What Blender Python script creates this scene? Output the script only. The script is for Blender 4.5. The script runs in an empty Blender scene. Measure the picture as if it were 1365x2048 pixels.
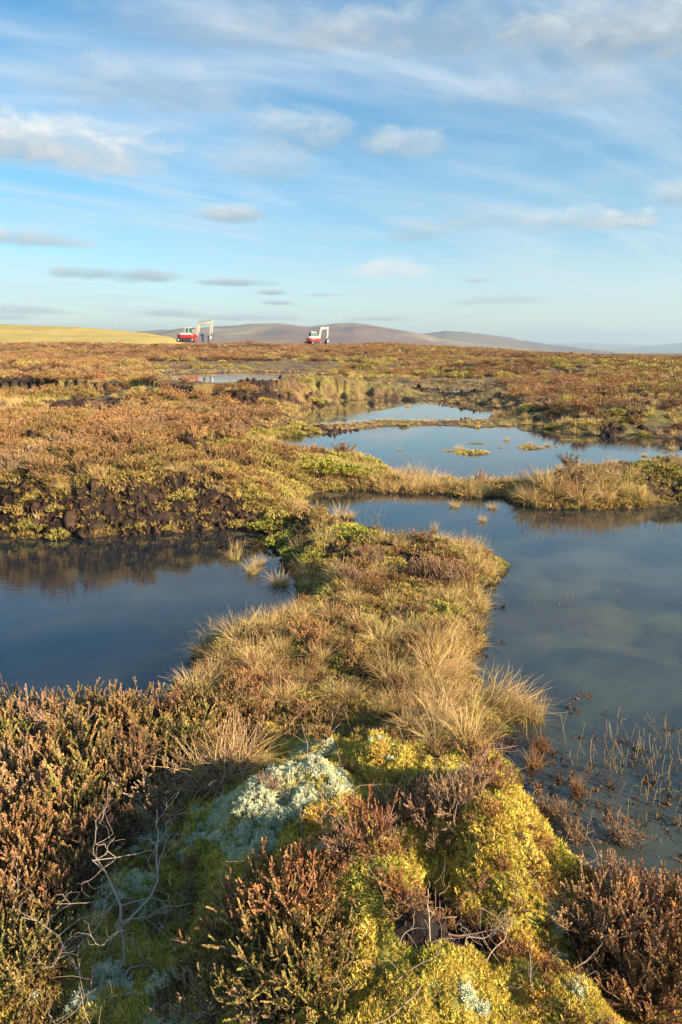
import bpy, math, random
import numpy as np
from mathutils import Vector, Matrix
random.seed(7); rng = np.random.default_rng(11)
S = bpy.context.scene
COL = S.collection
R = math.radians

# ------------------------------------------------------------------ camera, sky, sun, exposure
H = 1.9; PITCH = R(13.15); F = 1365.0; CX, CY = 682.5, 1024.0
cam = bpy.data.cameras.new('camera'); camo = bpy.data.objects.new('camera', cam); COL.objects.link(camo)
camo.location = (0, 0, H); camo.rotation_euler = (R(90) - PITCH, 0, 0)
cam.sensor_fit = 'VERTICAL'; cam.sensor_height = 36; cam.lens = 36 * F / 2048
cam.clip_start = 0.05; cam.clip_end = 60000
S.camera = camo
S.view_settings.view_transform = 'Standard'; S.view_settings.look = 'None'
S.view_settings.exposure = 1.5; S.view_settings.gamma = 1
S.render.engine = 'CYCLES'
S.cycles.use_denoising = True
S.cycles.max_bounces = 6; S.cycles.diffuse_bounces = 2; S.cycles.glossy_bounces = 2
S.cycles.transmission_bounces = 3; S.cycles.transparent_max_bounces = 8; S.cycles.volume_bounces = 0
S.cycles.sample_clamp_indirect = 4

SUN_AZ = R(122)      # clockwise from +Y (view direction)
SUN_EL = R(19)
sd = Vector((math.sin(SUN_AZ) * math.cos(SUN_EL), math.cos(SUN_AZ) * math.cos(SUN_EL), math.sin(SUN_EL)))
sun = bpy.data.lights.new('sun', 'SUN'); sun.energy = 5.0; sun.angle = R(0.6); sun.color = (1.0, 0.78, 0.52)
suno = bpy.data.objects.new('sun', sun); COL.objects.link(suno)
suno.rotation_euler = sd.to_track_quat('Z', 'Y').to_euler()

def raydir(px, py):
    u = (px - CX) / F; v = -(py - CY) / F
    c, s = math.cos(PITCH), math.sin(PITCH)
    return np.array([u, c + v * s, -s + v * c])
def unproj(px, py, z=0.0):
    d = raydir(px, py)
    if d[2] > -1e-4: d = d * 1.0; d[2] = -1e-4
    t = (z - H) / d[2]
    return d[0] * t, d[1] * t
def project(x, y, z):
    x = np.asarray(x, float); y = np.asarray(y, float); z = np.asarray(z, float) - H
    c, s = math.cos(PITCH), math.sin(PITCH)
    dep = y * c - z * s; up = y * s + z * c
    dep = np.where(np.abs(dep) < 1e-3, 1e-3, dep)
    return np.where(dep > 0, CX + F * x / dep, -9999), np.where(dep > 0, CY - F * up / dep, 9999), dep

class NT:
    """small helper for node trees"""
    def __init__(s, nt): s.nt = nt; s.N = nt.nodes; s.L = nt.links
    def n(s, t, **k):
        o = s.N.new(t)
        for a, v in k.items(): setattr(o, a, v)
        return o
    def put(s, sock, v):
        if v is None: return
        if hasattr(v, 'links') or isinstance(v, bpy.types.NodeSocket): s.L.new(v, sock)
        else: sock.default_value = v
    def math(s, op, a, b=None, c=None, clamp=False):
        o = s.n('ShaderNodeMath', operation=op); o.use_clamp = clamp
        s.put(o.inputs[0], a); s.put(o.inputs[1], b)
        if c is not None: s.put(o.inputs[2], c)
        return o.outputs[0]
    def mix(s, f, a, b, blend='MIX'):
        o = s.n('ShaderNodeMix', data_type='RGBA', blend_type=blend)
        s.put(o.inputs[0], f); s.put(o.inputs[6], a); s.put(o.inputs[7], b)
        return o.outputs[2]
    def ramp(s, f, lo, hi):
        o = s.n('ShaderNodeMapRange', interpolation_type='SMOOTHSTEP')
        s.put(o.inputs[0], f); o.inputs[1].default_value = lo; o.inputs[2].default_value = hi
        return o.outputs[0]
    def noise(s, vec, scale, detail=4, rough=0.55, dist=0.0):
        o = s.n('ShaderNodeTexNoise')
        if vec is not None: s.L.new(vec, o.inputs['Vector'])
        o.inputs['Scale'].default_value = scale; o.inputs['Detail'].default_value = detail
        o.inputs['Roughness'].default_value = rough; o.inputs['Distortion'].default_value = dist
        return o.outputs['Fac']
    def xyz(s, x, y, z):
        o = s.n('ShaderNodeCombineXYZ'); s.put(o.inputs[0], x); s.put(o.inputs[1], y); s.put(o.inputs[2], z)
        return o.outputs[0]
def c4(r, g, b): return (r, g, b, 1.0)

W = bpy.data.worlds.new('World'); S.world = W; W.use_nodes = True
w = NT(W.node_tree); w.N.clear()
out = w.n('ShaderNodeOutputWorld'); bg = w.n('ShaderNodeBackground'); w.L.new(bg.outputs[0], out.inputs[0])
bg.inputs[1].default_value = 0.066
sky = w.n('ShaderNodeTexSky', sky_type='NISHITA'); sky.sun_disc = False
sky.sun_elevation = SUN_EL; sky.sun_rotation = SUN_AZ; sky.altitude = 500; sky.air_density = 1.0; sky.dust_density = 0.15; sky.ozone_density = 1.6
tc = w.n('ShaderNodeTexCoord'); sep = w.n('ShaderNodeSeparateXYZ'); w.L.new(tc.outputs['Generated'], sep.inputs[0])
X, Y, Z = sep.outputs
zc = w.math('ADD', w.math('MAXIMUM', Z, 0.0), 0.10)
PX, PY = w.math('DIVIDE', X, zc), w.math('DIVIDE', Y, zc)
# cirrus sheets: stretched along a south-west to north-east axis on a flat high layer
def sheet(ang, sx, sy, scale, det, dist, off):
    ca, sa = math.cos(ang), math.sin(ang)
    a = w.math('ADD', w.math('MULTIPLY', PX, ca * sx), w.math('MULTIPLY', PY, sa * sx))
    b = w.math('ADD', w.math('MULTIPLY', PX, -sa * sy), w.math('MULTIPLY', PY, ca * sy))
    return w.noise(w.xyz(w.math('ADD', a, off), b, off * 1.7), scale, det, 0.58, dist)
veil = w.ramp(sheet(0.5, 0.5, 0.7, 0.9, 6, 0.6, 3.1), 0.37, 0.72)
streak = w.ramp(sheet(0.62, 0.5, 1.7, 1.3, 8, 1.3, 9.4), 0.40, 0.76)
fine = w.ramp(sheet(0.30, 0.5, 3.8, 1.6, 8, 0.5, 1.2), 0.42, 0.80)
cir = w.math('ADD', w.math('MULTIPLY', veil, 0.42), w.math('MULTIPLY', streak, 0.50))
cir = w.math('ADD', cir, w.math('MULTIPLY', w.math('MULTIPLY', fine, w.math('MAXIMUM', veil, streak)), 0.45))
cir = w.math('MINIMUM', cir, 0.86)
hz = w.ramp(Z, 0.0, 0.22)
# base sky colour, tuned a little cyan
hsv = w.n('ShaderNodeHueSaturation'); hsv.inputs['Hue'].default_value = 0.49; hsv.inputs['Saturation'].default_value = 1.45; hsv.inputs['Value'].default_value = 1.0
w.L.new(sky.outputs[0], hsv.inputs['Color'])
colr = w.mix(w.math('MULTIPLY', cir, 0.75), hsv.outputs[0], c4(4.5, 4.95, 5.35))
# cumulus: (px, py, half width, half height, whiteness, strength)
CLOUDS = [(120, 300, 230, 85, .85, .80), (20, 290, 120, 60, .75, .7), (470, 433, 75, 26, .5, .75), (50, 478, 120, 26, .62, .7), (275, 553, 80, 22, .40, .8), (165, 548, 70, 18, .40, .7),
          (772, 540, 80, 30, 1.3, 1.0), (470, 566, 80, 11, .30, .7), (545, 586, 30, 8, .3, .7), (555, 606, 34, 7, .3, .7), (340, 627, 70, 11, .45, .6), (500, 636, 110, 9, .42, .6),
          (750, 638, 70, 7, .40, .6), (70, 622, 90, 14, .55, .6), (20, 634, 60, 9, .7, .6), (1000, 600, 90, 14, .40, .45), (950, 560, 30, 12, .55, .6), (930, 607, 30, 9, .5, .5),
          (840, 465, 70, 36, .55, .45), (1160, 445, 160, 34, .62, .45), (800, 290, 90, 45, .6, .5), (610, 270, 140, 65, .6, .5), (300, 180, 220, 70, .45, .35), (500, 60, 300, 70, .4, .3), (1150, 180, 260, 60, .6, .35), (1250, 440, 90, 26, .8, .6), (960, 440, 90, 40, .55, .38), (1180, 668, 220, 9, .35, .6),
          (650, 590, 34, 6, .4, .5), (1365, 390, 60, 40, .5, .5), (520, 330, 90, 60, .50, .28), (1250, 70, 330, 110, .45, .65), (850, 70, 300, 70, .4, .4), (930, 632, 20, 4, .4, .5)]
nz = w.noise(w.xyz(w.math('MULTIPLY', PX, 1), w.math('MULTIPLY', PY, 1), 0.0), 2.6, 7, 0.6, 0.3)
mpc = w.n('ShaderNodeMapping'); mpc.inputs['Scale'].default_value = (1, 1, 2.2); w.L.new(tc.outputs['Generated'], mpc.inputs[0]); nz2 = w.noise(mpc.outputs[0], 15, 9, 0.66, 0.35)
az = w.math('ARCTAN2', X, Y); el = w.math('ARCSINE', Z)
for (px, py, hw, hh, wh, st) in CLOUDS:
    d = raydir(px, py); d = d / np.linalg.norm(d)
    d2 = raydir(px + hw, py); d2 /= np.linalg.norm(d2)
    d3 = raydir(px, py - hh); d3 /= np.linalg.norm(d3)
    a0, e0 = math.atan2(d[0], d[1]), math.asin(d[2])
    aw = abs(math.atan2(d2[0], d2[1]) - a0); eh = abs(math.asin(d3[2]) - e0)
    u = w.math('DIVIDE', w.math('SUBTRACT', az, a0), aw * 1.35)
    v = w.math('DIVIDE', w.math('SUBTRACT', el, e0), eh * 1.15)
    vb = w.math('MULTIPLY', w.math('MINIMUM', v, 0.0), 0.5)       # flatter base
    vv = w.math('ADD', v, vb)
    r2 = w.math('ADD', w.math('MULTIPLY', u, u), w.math('MULTIPLY', vv, vv))
    n_ = w.math('MULTIPLY_ADD', nz2, 2.6, -1.25)
    m = w.ramp(w.math('ADD', w.math('SUBTRACT', 0.85, r2), n_), 0.0, 1.1)
    m = w.math('MULTIPLY', m, min(.92, st * 1.15))
    tone = w.math('MULTIPLY_ADD', w.math('ADD', v, w.math('MULTIPLY_ADD', nz2, 3.0, -1.5)), 0.50, wh * .85 - .08, clamp=True)
    cc = w.mix(tone, c4(1.2, 1.65, 2.05), c4(5.4, 5.5, 5.4))
    colr = w.mix(m, colr, cc)
w.L.new(colr, bg.inputs[0])

# ------------------------------------------------------------------ noise
def _h(ix, iy, seed):
    n = (ix.astype(np.int64) * 374761393 + iy.astype(np.int64) * 668265263 + seed * 1274126177) & 0x7fffffff
    n = ((n ^ (n >> 13)) * 1274126177) & 0x7fffffff
    return ((n ^ (n >> 16)) & 0xffff) / 65535.0
def vnoise(x, y, seed=0):
    ix = np.floor(x); iy = np.floor(y); fx = x - ix; fy = y - iy
    fx = fx * fx * fx * (fx * (fx * 6 - 15) + 10); fy = fy * fy * fy * (fy * (fy * 6 - 15) + 10)
    a = _h(ix, iy, seed); b = _h(ix + 1, iy, seed); c = _h(ix, iy + 1, seed); d = _h(ix + 1, iy + 1, seed)
    return (a + (b - a) * fx) * (1 - fy) + (c + (d - c) * fx) * fy - 0.5
def fbm(x, y, s, seed=0, oct=4, g=0.5):
    t = 0; amp = 1; x = x / s; y = y / s
    for i in range(oct):
        xr = x * 0.8 - y * 0.6; yr = x * 0.6 + y * 0.8
        t = t + amp * vnoise(x + 17.3 * i, y - 9.1 * i, seed + i); amp *= g; x = xr * 2.03; y = yr * 2.03
    return t
def sstep(a, b, x):
    t = np.clip((x - a) / (b - a), 0, 1); return t * t * (3 - 2 * t)

# ------------------------------------------------------------------ pools (shorelines where they lie on the water level)
POOLS_PX = {
 'left': [(-900,1085),(-300,1078),(0,1070),(150,1072),(260,1072),(370,1068),(440,1062),(520,1062),(545,1085),(562,1115),(585,1180),(600,1205),(570,1235),(500,1262),(440,1290),(405,1320),(405,1352),
          (360,1385),(300,1440),(200,1475),(100,1495),(0,1500),(-300,1540),(-900,1600),(-1600,1500),(-1600,1100)],
 'right': [(603,985),(650,978),(700,980),(760,984),(860,986),(905,992),(945,992),(1010,990),(1040,1008),(1100,1018),(1300,1016),(1365,1004),(1500,1000),(1900,1010),(2600,1300),(2700,1800),(1800,1990),(1500,1900),
           (1365,1900),(1250,1850),(1190,1810),(1160,1755),(1118,1695),(1066,1630),(1040,1565),(995,1515),(978,1478),(990,1445),(965,1405),(938,1370),(932,1330),(947,1290),(957,1240),(962,1200),(978,1150),
           (988,1126),(965,1106),(925,1098),(860,1098),(790,1092),(752,1085),(742,1062),(700,1048),(660,1040),(612,1038),(598,1010)],
 'middle': [(540,876),(660,866),(700,862),(760,855),(850,852),(950,855),(1040,850),(1075,850),(1110,860),(1150,868),(1200,872),(1270,874),(1340,878),(1400,895),(1400,925),(1340,950),(1200,950),(1110,962),(1010,972),
            (930,972),(880,965),(800,962),(765,945),(735,925),(695,915),(625,910),(560,902)],
 'grassy': [(585,829),(620,815),(680,802),(740,799),(840,801),(900,806),(960,810),(1010,825),(985,840),(900,840),(830,842),(760,842),(700,848),(640,850),(590,846)],
 'far': [(335,750),(450,746.5),(560,745.5),(615,749),(603,752),(560,757),(520,763),(450,766),(360,761)],
 'strip': [(640,768),(720,765),(775,763),(768,773),(720,778),(650,777)],
 'sliver': [(855,761),(905,759),(915,769),(865,770)], 'sliver2': [(885,779),(945,778),(950,789),(890,790)], 'sliver3': [(1090,768),(1125,767),(1128,776),(1092,777)],
 'sliver4': [(155,842),(195,836),(205,848),(160,856)],
}
LEVEL = {'far': .90, 'strip': .22, 'sliver': .20, 'sliver2': .10}      # the far pools lie on terraces a little above the near ones
POOLS = {k: np.array([unproj(a, b, LEVEL.get(k, 0)) for a, b in v]) for k, v in POOLS_PX.items()}
def poly_sd(P, x, y):
    n = len(P); d2 = np.full(x.shape, 1e18); ins = np.zeros(x.shape, bool)
    for i in range(n):
        ax, ay = P[i]; bx, by = P[(i + 1) % n]
        ex, ey = bx - ax, by - ay; wx, wy = x - ax, y - ay
        t = np.clip((wx * ex + wy * ey) / (ex * ex + ey * ey + 1e-12), 0, 1)
        d2 = np.minimum(d2, (wx - ex * t) ** 2 + (wy - ey * t) ** 2)
        c = ((ay > y) != (by > y)) & (x < (bx - ax) * (y - ay) / (by - ay + 1e-12) + ax)
        ins ^= c
    d = np.sqrt(d2); return np.where(ins, -d, d)
def pool_d(x, y):
    x = np.asarray(x, float); y = np.asarray(y, float); r = np.hypot(x, y)
    d = np.full(x.shape, 1e9); lv = np.zeros(x.shape); fl = np.zeros(x.shape)
    for k, P in POOLS.items():
        q = poly_sd(P, x, y); lv = np.where(q < d, LEVEL.get(k, 0.0), lv); d = np.minimum(d, q)
        if k in LEVEL: fl = np.maximum(fl, LEVEL[k] + .06 - np.maximum(q - 1.3, 0) * .19)
    amp = np.clip(0.012 * r, 0.02, 0.35)
    return d + amp * 1.6 * fbm(x, y, 0.35, 5, 3) + amp * 1.8 * fbm(x, y, 1.4, 9, 2), lv, fl

CTRL = [(680,2048,.50),(300,2048,.34),(0,2048,.28),(1365,2048,.30),(1100,2000,.42),(740,1850,.53),(880,1830,.40),(1000,1690,.46),(600,1620,.46),(300,1750,.28),(60,1800,.22),(100,1560,.20),(300,1500,.18),(450,1500,.18),
        (560,1540,.32),(760,1560,.34),(900,1520,.28),(1250,1990,.26),(1070,1640,.26),(1120,1790,.26),(700,1420,.15),(800,1300,.12),(650,1250,.14),(800,1150,.15),(650,1100,.15),(560,1040,.12),(480,1320,.14),(900,1200,.12),
        (100,930,.60),(300,930,.62),(450,960,.48),(550,1000,.26),(600,930,.26),(700,930,.15),(200,850,.60),(500,830,.32),(350,860,.68),(0,860,.55),(-300,930,.6),(850,975,.09),(1150,975,.30),(1300,970,.32),(980,975,.08),(1450,940,.4),
        (1365,890,.1),(1365,930,.1),(1200,818,.42),(1260,810,.5),(1230,850,.08),(1330,860,.1),(1120,840,.4),(1340,760,.7),(800,850,.05),(950,845,.05),(640,850,.05),(640,908,.08),(585,892,.12),(500,806,.40),(420,808,.38),(300,780,.5),(100,800,.5),(700,793,.14),(850,785,.2),(600,795,.10),(760,784,.14),(930,772,.28),(650,788,.12),(700,755,.26),(850,752,.34),
        (1000,780,.4),(1200,770,.5),(500,778,.50),(420,774,.48),(560,780,.45),(300,742,1.0),(250,735,1.1),(700,738,.6),(1000,730,1.0),(1300,730,.9),(0,740,1.1),(500,740,.92),(450,739,.80),(560,739,.92),(650,748,.4),(660,738,.5),(720,745,.4),(640,760,.3),(620,775,.2),(370,748,.75),(340,755,.8)]
_c = [(unproj(a, b, z), z) for a, b, z in CTRL]
CT = np.array([[math.atan2(p[0], p[1]), math.log(math.hypot(*p)), z] for p, z in _c])
LUMPS = [(740,1850,.20,.12),(720,1760,.14,.07),(1000,1660,.25,.09),(930,1590,.14,.08),(880,1835,.13,-.07),(850,1760,.09,-.04),(960,1890,.12,-.05),(480,1660,.12,.06),(620,1600,.2,.07),(400,1720,.14,-.03),(540,1900,.16,.05),
         (900,1990,.14,.06),(1120,1990,.16,.06),(1200,1880,.12,-.05),(330,1850,.2,-.04),(540,1430,.12,-.07),(850,1500,.2,.05),(760,1640,.12,-.04),(570,1650,.08,-.03),(650,1690,.1,.03),(1090,1900,.10,-.05)]
LW = [(*unproj(a, b, .45), r_, dz) for a, b, r_, dz in LUMPS]
RIDGE = [(-900,694),(-300,691),(0,690),(150,689),(350,692),(430,691.5),(500,688),(560,691),(620,693),(700,691),(760,690),(860,694),(900,696),(1000,701.5),(1100,708),(1200,712),(1365,715),(1900,718),(2500,718)]
def sil(tab):
    th, te = [], []
    for a, b in tab:
        d = raydir(a, b); th.append(math.atan2(d[0], d[1])); te.append(d[2] / math.hypot(d[0], d[1]))
    return np.array(th), np.array(te)
RT, RE = sil(RIDGE)
def land(x, y):
    th = np.arctan2(x, y); r = np.hypot(x, y) + 1e-6; lr = np.log(r)
    num = 0; den = 0
    for a, b, z in CT:
        q = ((th - a) / 0.10) ** 2 + ((lr - b) / 0.12) ** 2 + 0.10
        wgt = q ** -1.9; num = num + wgt * z; den = den + wgt
    h = num / den
    for lx, ly, lrad, dz in LW:
        h = h + dz * np.exp(-((x - lx) ** 2 + (y - ly) ** 2) / (lrad * lrad))
    return h
def height(x, y, want_d=False):
    x = np.asarray(x, float); y = np.asarray(y, float)
    r = np.hypot(x, y); th = np.arctan2(x, y)
    d, lv, fl = pool_d(x, y); A = land(x, y)
    ztan = H + 118 * np.interp(th, RT, RE)
    far = sstep(50, 114, r)
    ridge = H + (ztan - H) * np.maximum(r, 118) / 118
    ridge = np.where(r > 150, H + (ztan - H) * 150 / 118 - (r - 150) * 0.035 - ((r - 150) / 90) ** 2 * (r < 330) - (r >= 330) * 4, ridge)
    ridge = np.maximum(ridge, -14 + 0 * r)
    A = A * (1 - far) + ridge * far
    win = sstep(-.30, -.255, th) * (1 - sstep(-.05, .0, th)) * sstep(34, 38, r) * (1 - sstep(96, 112, r))     # the moor stays low behind the far pool
    A = A * (1 - win) + np.minimum(A, np.maximum(.96, -.40 + .0345 * r)) * win
    wd = np.clip(0.10 + 0.05 * r, 0.22, 1.6)
    wd = np.where(r > 16, np.maximum(wd, 2.6 * (A - lv)), wd)
    grow = sstep(0, 1, d / wd)
    near = 1 - sstep(3.0, 7.0, r)
    hum = 0.11 * fbm(x, y, 1.3, 21, 3) * (1 - 0.75 * near) + 0.07 * fbm(x, y, 0.45, 31, 3) * (1 - 0.45 * near) + near * (0.055 * fbm(x, y, 0.22, 41, 3) + 0.05 * (.25 - np.abs(fbm(x, y, 0.09, 44, 2))))
    hum = hum * np.clip(A / .35, .3, 1.2) + np.clip(A / .5, .1, 1.0) * 0.5 * fbm(x, y, 7.0, 51, 3) * sstep(14, 45, r) * (1 - 0.55 * far) * (r < 170)
    hum = hum * (1 - .75 * win)
    bk = ((x < -.3) & (r > 6.6) & (r < 10.5)) * sstep(0, .15, d) * (1 - sstep(.8, 1.4, d))
    hum = hum + bk * (.16 * fbm(x, y, .34, 131, 4, .6) - .05)
    hum = hum + 0.9 * fbm(x, y, 40.0, 61, 3) * (r > 150)
    A = np.maximum(A, fl)
    h = 0.015 + lv + np.maximum(A - lv, 0.05) * grow + hum * sstep(0, 1, d / (wd * np.where(r > 14, 2.6, 1.3)))
    h = np.where(d > 0, np.where(r < 118, np.maximum(h, np.where(d < 1.6, lv, 0) + 0.012), h), lv - 0.30 * sstep(0, 0.6, -d) - 0.01)
    return (h, d) if want_d else h

# ------------------------------------------------------------------ mesh helpers
def mesh_from(name, V, T, mats=(), col=None, smooth=False, attrs=None, midx=None):
    V = np.asarray(V, np.float32); T = np.asarray(T, np.int32)
    k = T.shape[1]
    me = bpy.data.meshes.new(name)
    me.vertices.add(len(V)); me.vertices.foreach_set('co', V.ravel())
    me.loops.add(T.size); me.loops.foreach_set('vertex_index', T.ravel())
    me.polygons.add(len(T)); me.polygons.foreach_set('loop_start', np.arange(0, T.size, k, dtype=np.int32))
    me.polygons.foreach_set('loop_total', np.full(len(T), k, np.int32))
    if smooth: me.polygons.foreach_set('use_smooth', np.ones(len(T), bool))
    for m in mats: me.materials.append(m)
    if midx is not None: me.polygons.foreach_set('material_index', np.asarray(midx, np.int32))
    me.update(calc_edges=True)
    if col is not None:
        a = me.color_attributes.new('Col', 'FLOAT_COLOR', 'POINT')
        c = np.ones((len(V), 4), np.float32); c[:, :3] = col; a.data.foreach_set('color', c.ravel())
    for kx, v in (attrs or {}).items():
        a = me.attributes.new(kx, 'FLOAT', 'POINT'); a.data.foreach_set('value', np.asarray(v, np.float32))
    return me
def link(name, me, parent=None, loc=None):
    o = bpy.data.objects.new(name, me); COL.objects.link(o)
    if parent is not None: o.parent = parent
    if loc is not None: o.location = loc
    return o
def tag(o, label=None, cat=None, group=None, kind=None):
    if label: o['label'] = label
    if cat: o['category'] = cat
    if group: o['group'] = group
    if kind: o['kind'] = kind
    return o
class Buf:
    """triangles with a colour per vertex"""
    def __init__(s): s.V = []; s.T = []; s.C = []; s.n = 0
    def add(s, V, T, C):
        V = np.asarray(V, float).reshape(-1, 3); s.V.append(V); s.T.append(np.asarray(T).reshape(-1, 3) + s.n)
        C = np.asarray(C, float); s.C.append(np.broadcast_to(C, V.shape) if C.ndim == 1 else C); s.n += len(V)
    def mesh(s, name, mat, smooth=False):
        return mesh_from(name, np.concatenate(s.V), np.concatenate(s.T), [mat], np.concatenate(s.C), smooth)
    def arr(s): return np.concatenate(s.V), np.concatenate(s.T), np.concatenate(s.C)
def frame(t):
    t = t / (np.linalg.norm(t) + 1e-9)
    a = np.array([0, 0, 1.0]) if abs(t[2]) < 0.9 else np.array([1.0, 0, 0])
    u = np.cross(t, a); u /= np.linalg.norm(u); return t, u, np.cross(t, u)
def tube(buf, P, rad, c0, c1=None, sides=4):
    P = np.asarray(P, float); n = len(P); rad = np.broadcast_to(rad, (n,)); c1 = c0 if c1 is None else c1
    V = np.zeros((n, sides, 3)); C = np.zeros((n, sides, 3))
    for i in range(n):
        t = P[min(i + 1, n - 1)] - P[max(i - 1, 0)]; _, u, v = frame(t)
        for k in range(sides):
            a = 2 * math.pi * k / sides; V[i, k] = P[i] + rad[i] * (u * math.cos(a) + v * math.sin(a))
        C[i] = np.array(c0) * (1 - i / (n - 1)) + np.array(c1) * i / (n - 1)
    T = []
    for i in range(n - 1):
        for k in range(sides):
            a, b = i * sides + k, i * sides + (k + 1) % sides; c, d = a + sides, b + sides
            T += [(a, b, d), (a, d, c)]
    buf.add(V.reshape(-1, 3), T, C.reshape(-1, 3))
def leaves(buf, base, dirs, length, width, cols, g):
    """one leaf triangle per row"""
    n = len(base); dirs = dirs / np.linalg.norm(dirs, axis=1)[:, None]
    side = np.cross(dirs, g.normal(size=(n, 3))); side /= np.linalg.norm(side, axis=1)[:, None] + 1e-9
    L = np.broadcast_to(length, (n,))[:, None]; Wd = np.broadcast_to(width, (n,))[:, None]
    V = np.stack([base - side * Wd * .5, base + side * Wd * .5, base + dirs * L * .6 + side * Wd * .35, base + dirs * L], 1).reshape(-1, 3)
    i = np.arange(n)[:, None] * 4
    T = np.concatenate([i + [0, 1, 2], i + [0, 2, 3]], 0)
    buf.add(V, T, np.repeat(cols, 4, 0))

# ------------------------------------------------------------------ materials
def new_mat(name):
    m = bpy.data.materials.new(name); m.use_nodes = True; t = NT(m.node_tree)
    return m, t, t.N['Principled BSDF']
def plant_mat(name, rough=0.75, transl=0.0, big=None, vary=0.35, huevary=0.03, scale=1.1, spec=0.25, patch=None):
    m, t, b = new_mat(name)
    at = t.n('ShaderNodeAttribute', attribute_name='Col'); oi = t.n('ShaderNodeObjectInfo'); geo = t.n('ShaderNodeNewGeometry')
    col = at.outputs['Color']
    if patch:
        for (cc, sc, lo, hi, amt, dist) in patch:
            k = t.math('MULTIPLY', t.ramp(t.noise(geo.outputs['Position'], sc, 3, 0.5, dist), lo, hi), amt)
            col = t.mix(k, col, t.mix(1.0, col, cc, 'MULTIPLY'))
    hs = t.n('ShaderNodeHueSaturation'); t.L.new(col, hs.inputs['Color'])
    t.L.new(t.math('MULTIPLY_ADD', oi.outputs['Random'], vary, 1 - vary * 0.45), hs.inputs['Value'])
    t.L.new(t.math('MULTIPLY_ADD', t.math('FRACT', t.math('MULTIPLY', oi.outputs['Random'], 37.7)), huevary, 0.5 - huevary * .5), hs.inputs['Hue'])
    b.inputs['Roughness'].default_value = rough; b.inputs['Specular IOR Level'].default_value = spec
    t.L.new(hs.outputs[0], b.inputs['Base Color'])
    if transl:
        tr = t.n('ShaderNodeBsdfTranslucent'); t.L.new(hs.outputs[0], tr.inputs[0])
        mx = t.n('ShaderNodeMixShader'); mx.inputs[0].default_value = transl
        t.L.new(b.outputs[0], mx.inputs[1]); t.L.new(tr.outputs[0], mx.inputs[2]); t.L.new(mx.outputs[0], t.N['Material Output'].inputs[0])
    return m
M_HEATH = plant_mat('heather_leaf', 0.8, 0.15, vary=0.5, huevary=0.03, patch=[(c4(.85, 1.05, .8), 0.35, .5, .7, .6, .3), (c4(1.25, .85, .7), 0.5, .55, .75, .6, 0)])
M_STEM = plant_mat('heather_stem', 0.85, 0, vary=0.4)
M_GRASS = plant_mat('straw_grass', 0.6, 0.22, vary=0.35, huevary=0.025)
M_WOOD = plant_mat('dead_wood', 0.8, 0, vary=0.35)
M_MOSS = plant_mat('moss', 0.85, 0.10, vary=0.35, huevary=0.02, patch=[(c4(.62, .80, .6), 3.2, .56, .70, .9, .4), (c4(1.15, .86, .8), 4.3, .56, .70, .7, .2), (c4(1.25, 1.15, 1.6), 2.3, .58, .72, .8, 0), (c4(.55, .5, .5), 11., .56, .70, .7, .4)])
M_LICHEN = plant_mat('reindeer_lichen', 0.95, 0.05, vary=0.3, huevary=0.02)
M_PEATC = plant_mat('peat_clod', 0.8, 0, vary=0.9, huevary=.02, spec=0.3)

# ground: peat, litter, moss and turf by what grows there
m, t, b = new_mat('moor_ground'); M_GROUND = m
geo = t.n('ShaderNodeNewGeometry'); P = geo.outputs['Position']
am = t.n('ShaderNodeAttribute', attribute_name='moss').outputs['Fac']; ap = t.n('ShaderNodeAttribute', attribute_name='peat').outputs['Fac']
n1 = t.noise(P, 9, 8, .65, .3); n2 = t.noise(P, 0.9, 6, .6, .4); n3 = t.noise(P, 60, 4, .6); n4 = t.noise(P, 0.16, 6, .62, .5)
lit = t.mix(t.ramp(n1, .35, .65), c4(.045, .026, .016), c4(.19, .105, .050))
lit = t.mix(t.math('MULTIPLY', t.ramp(n2, .48, .62), .7), lit, c4(.30, .20, .065))
lit = t.mix(t.math('MULTIPLY', t.ramp(n4, .52, .62), .55), lit, c4(.20, .16, .045))
mos = t.mix(t.ramp(n1, .4, .6), c4(.07, .085, .015), c4(.30, .28, .05))
colg = t.mix(am, lit, mos)
pea = t.mix(t.ramp(n1, .42, .66), c4(.008, .005, .004), c4(.045, .020, .012))
colg = t.mix(ap, colg, pea)
t.L.new(colg, b.inputs['Base Color']); b.inputs['Roughness'].default_value = .9
bp = t.n('ShaderNodeBump'); bp.inputs['Strength'].default_value = .9; bp.inputs['Distance'].default_value = .03
t.L.new(t.math('ADD', n1, t.math('MULTIPLY', n3, .4)), bp.inputs['Height']); t.L.new(bp.outputs[0], b.inputs['Normal'])

# dark peaty water with submerged moss showing through as murk
m, t, b = new_mat('bog_water'); M_WATER = m
geo = t.n('ShaderNodeNewGeometry'); P = geo.outputs['Position']
sx = t.n('ShaderNodeSeparateXYZ'); t.L.new(P, sx.inputs[0])
nearr = t.math('MULTIPLY', t.ramp(sx.outputs[0], -.5, 1.6), t.math('SUBTRACT', 1.0, t.ramp(sx.outputs[1], 5.0, 9.5)))   # shallow mossy bed under the near right pool
mu = t.math('MULTIPLY', t.ramp(t.noise(P, 1.3, 5, .6, .5), .40, .66), t.math('MULTIPLY_ADD', nearr, .85, .15))
mu2 = t.math('MULTIPLY', t.ramp(t.noise(P, .35, 3, .5, .3), .3, .6), t.math('MULTIPLY_ADD', nearr, 1.4, .1), clamp=True)
colw = t.mix(mu, c4(.013, .020, .029), c4(.070, .080, .050)); colw = t.mix(t.math('MULTIPLY', mu2, .35), colw, c4(.050, .066, .064))
t.L.new(colw, b.inputs['Base Color']); b.inputs['Roughness'].default_value = .025; b.inputs['IOR'].default_value = 1.45; b.inputs['Specular IOR Level'].default_value = .75
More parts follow.
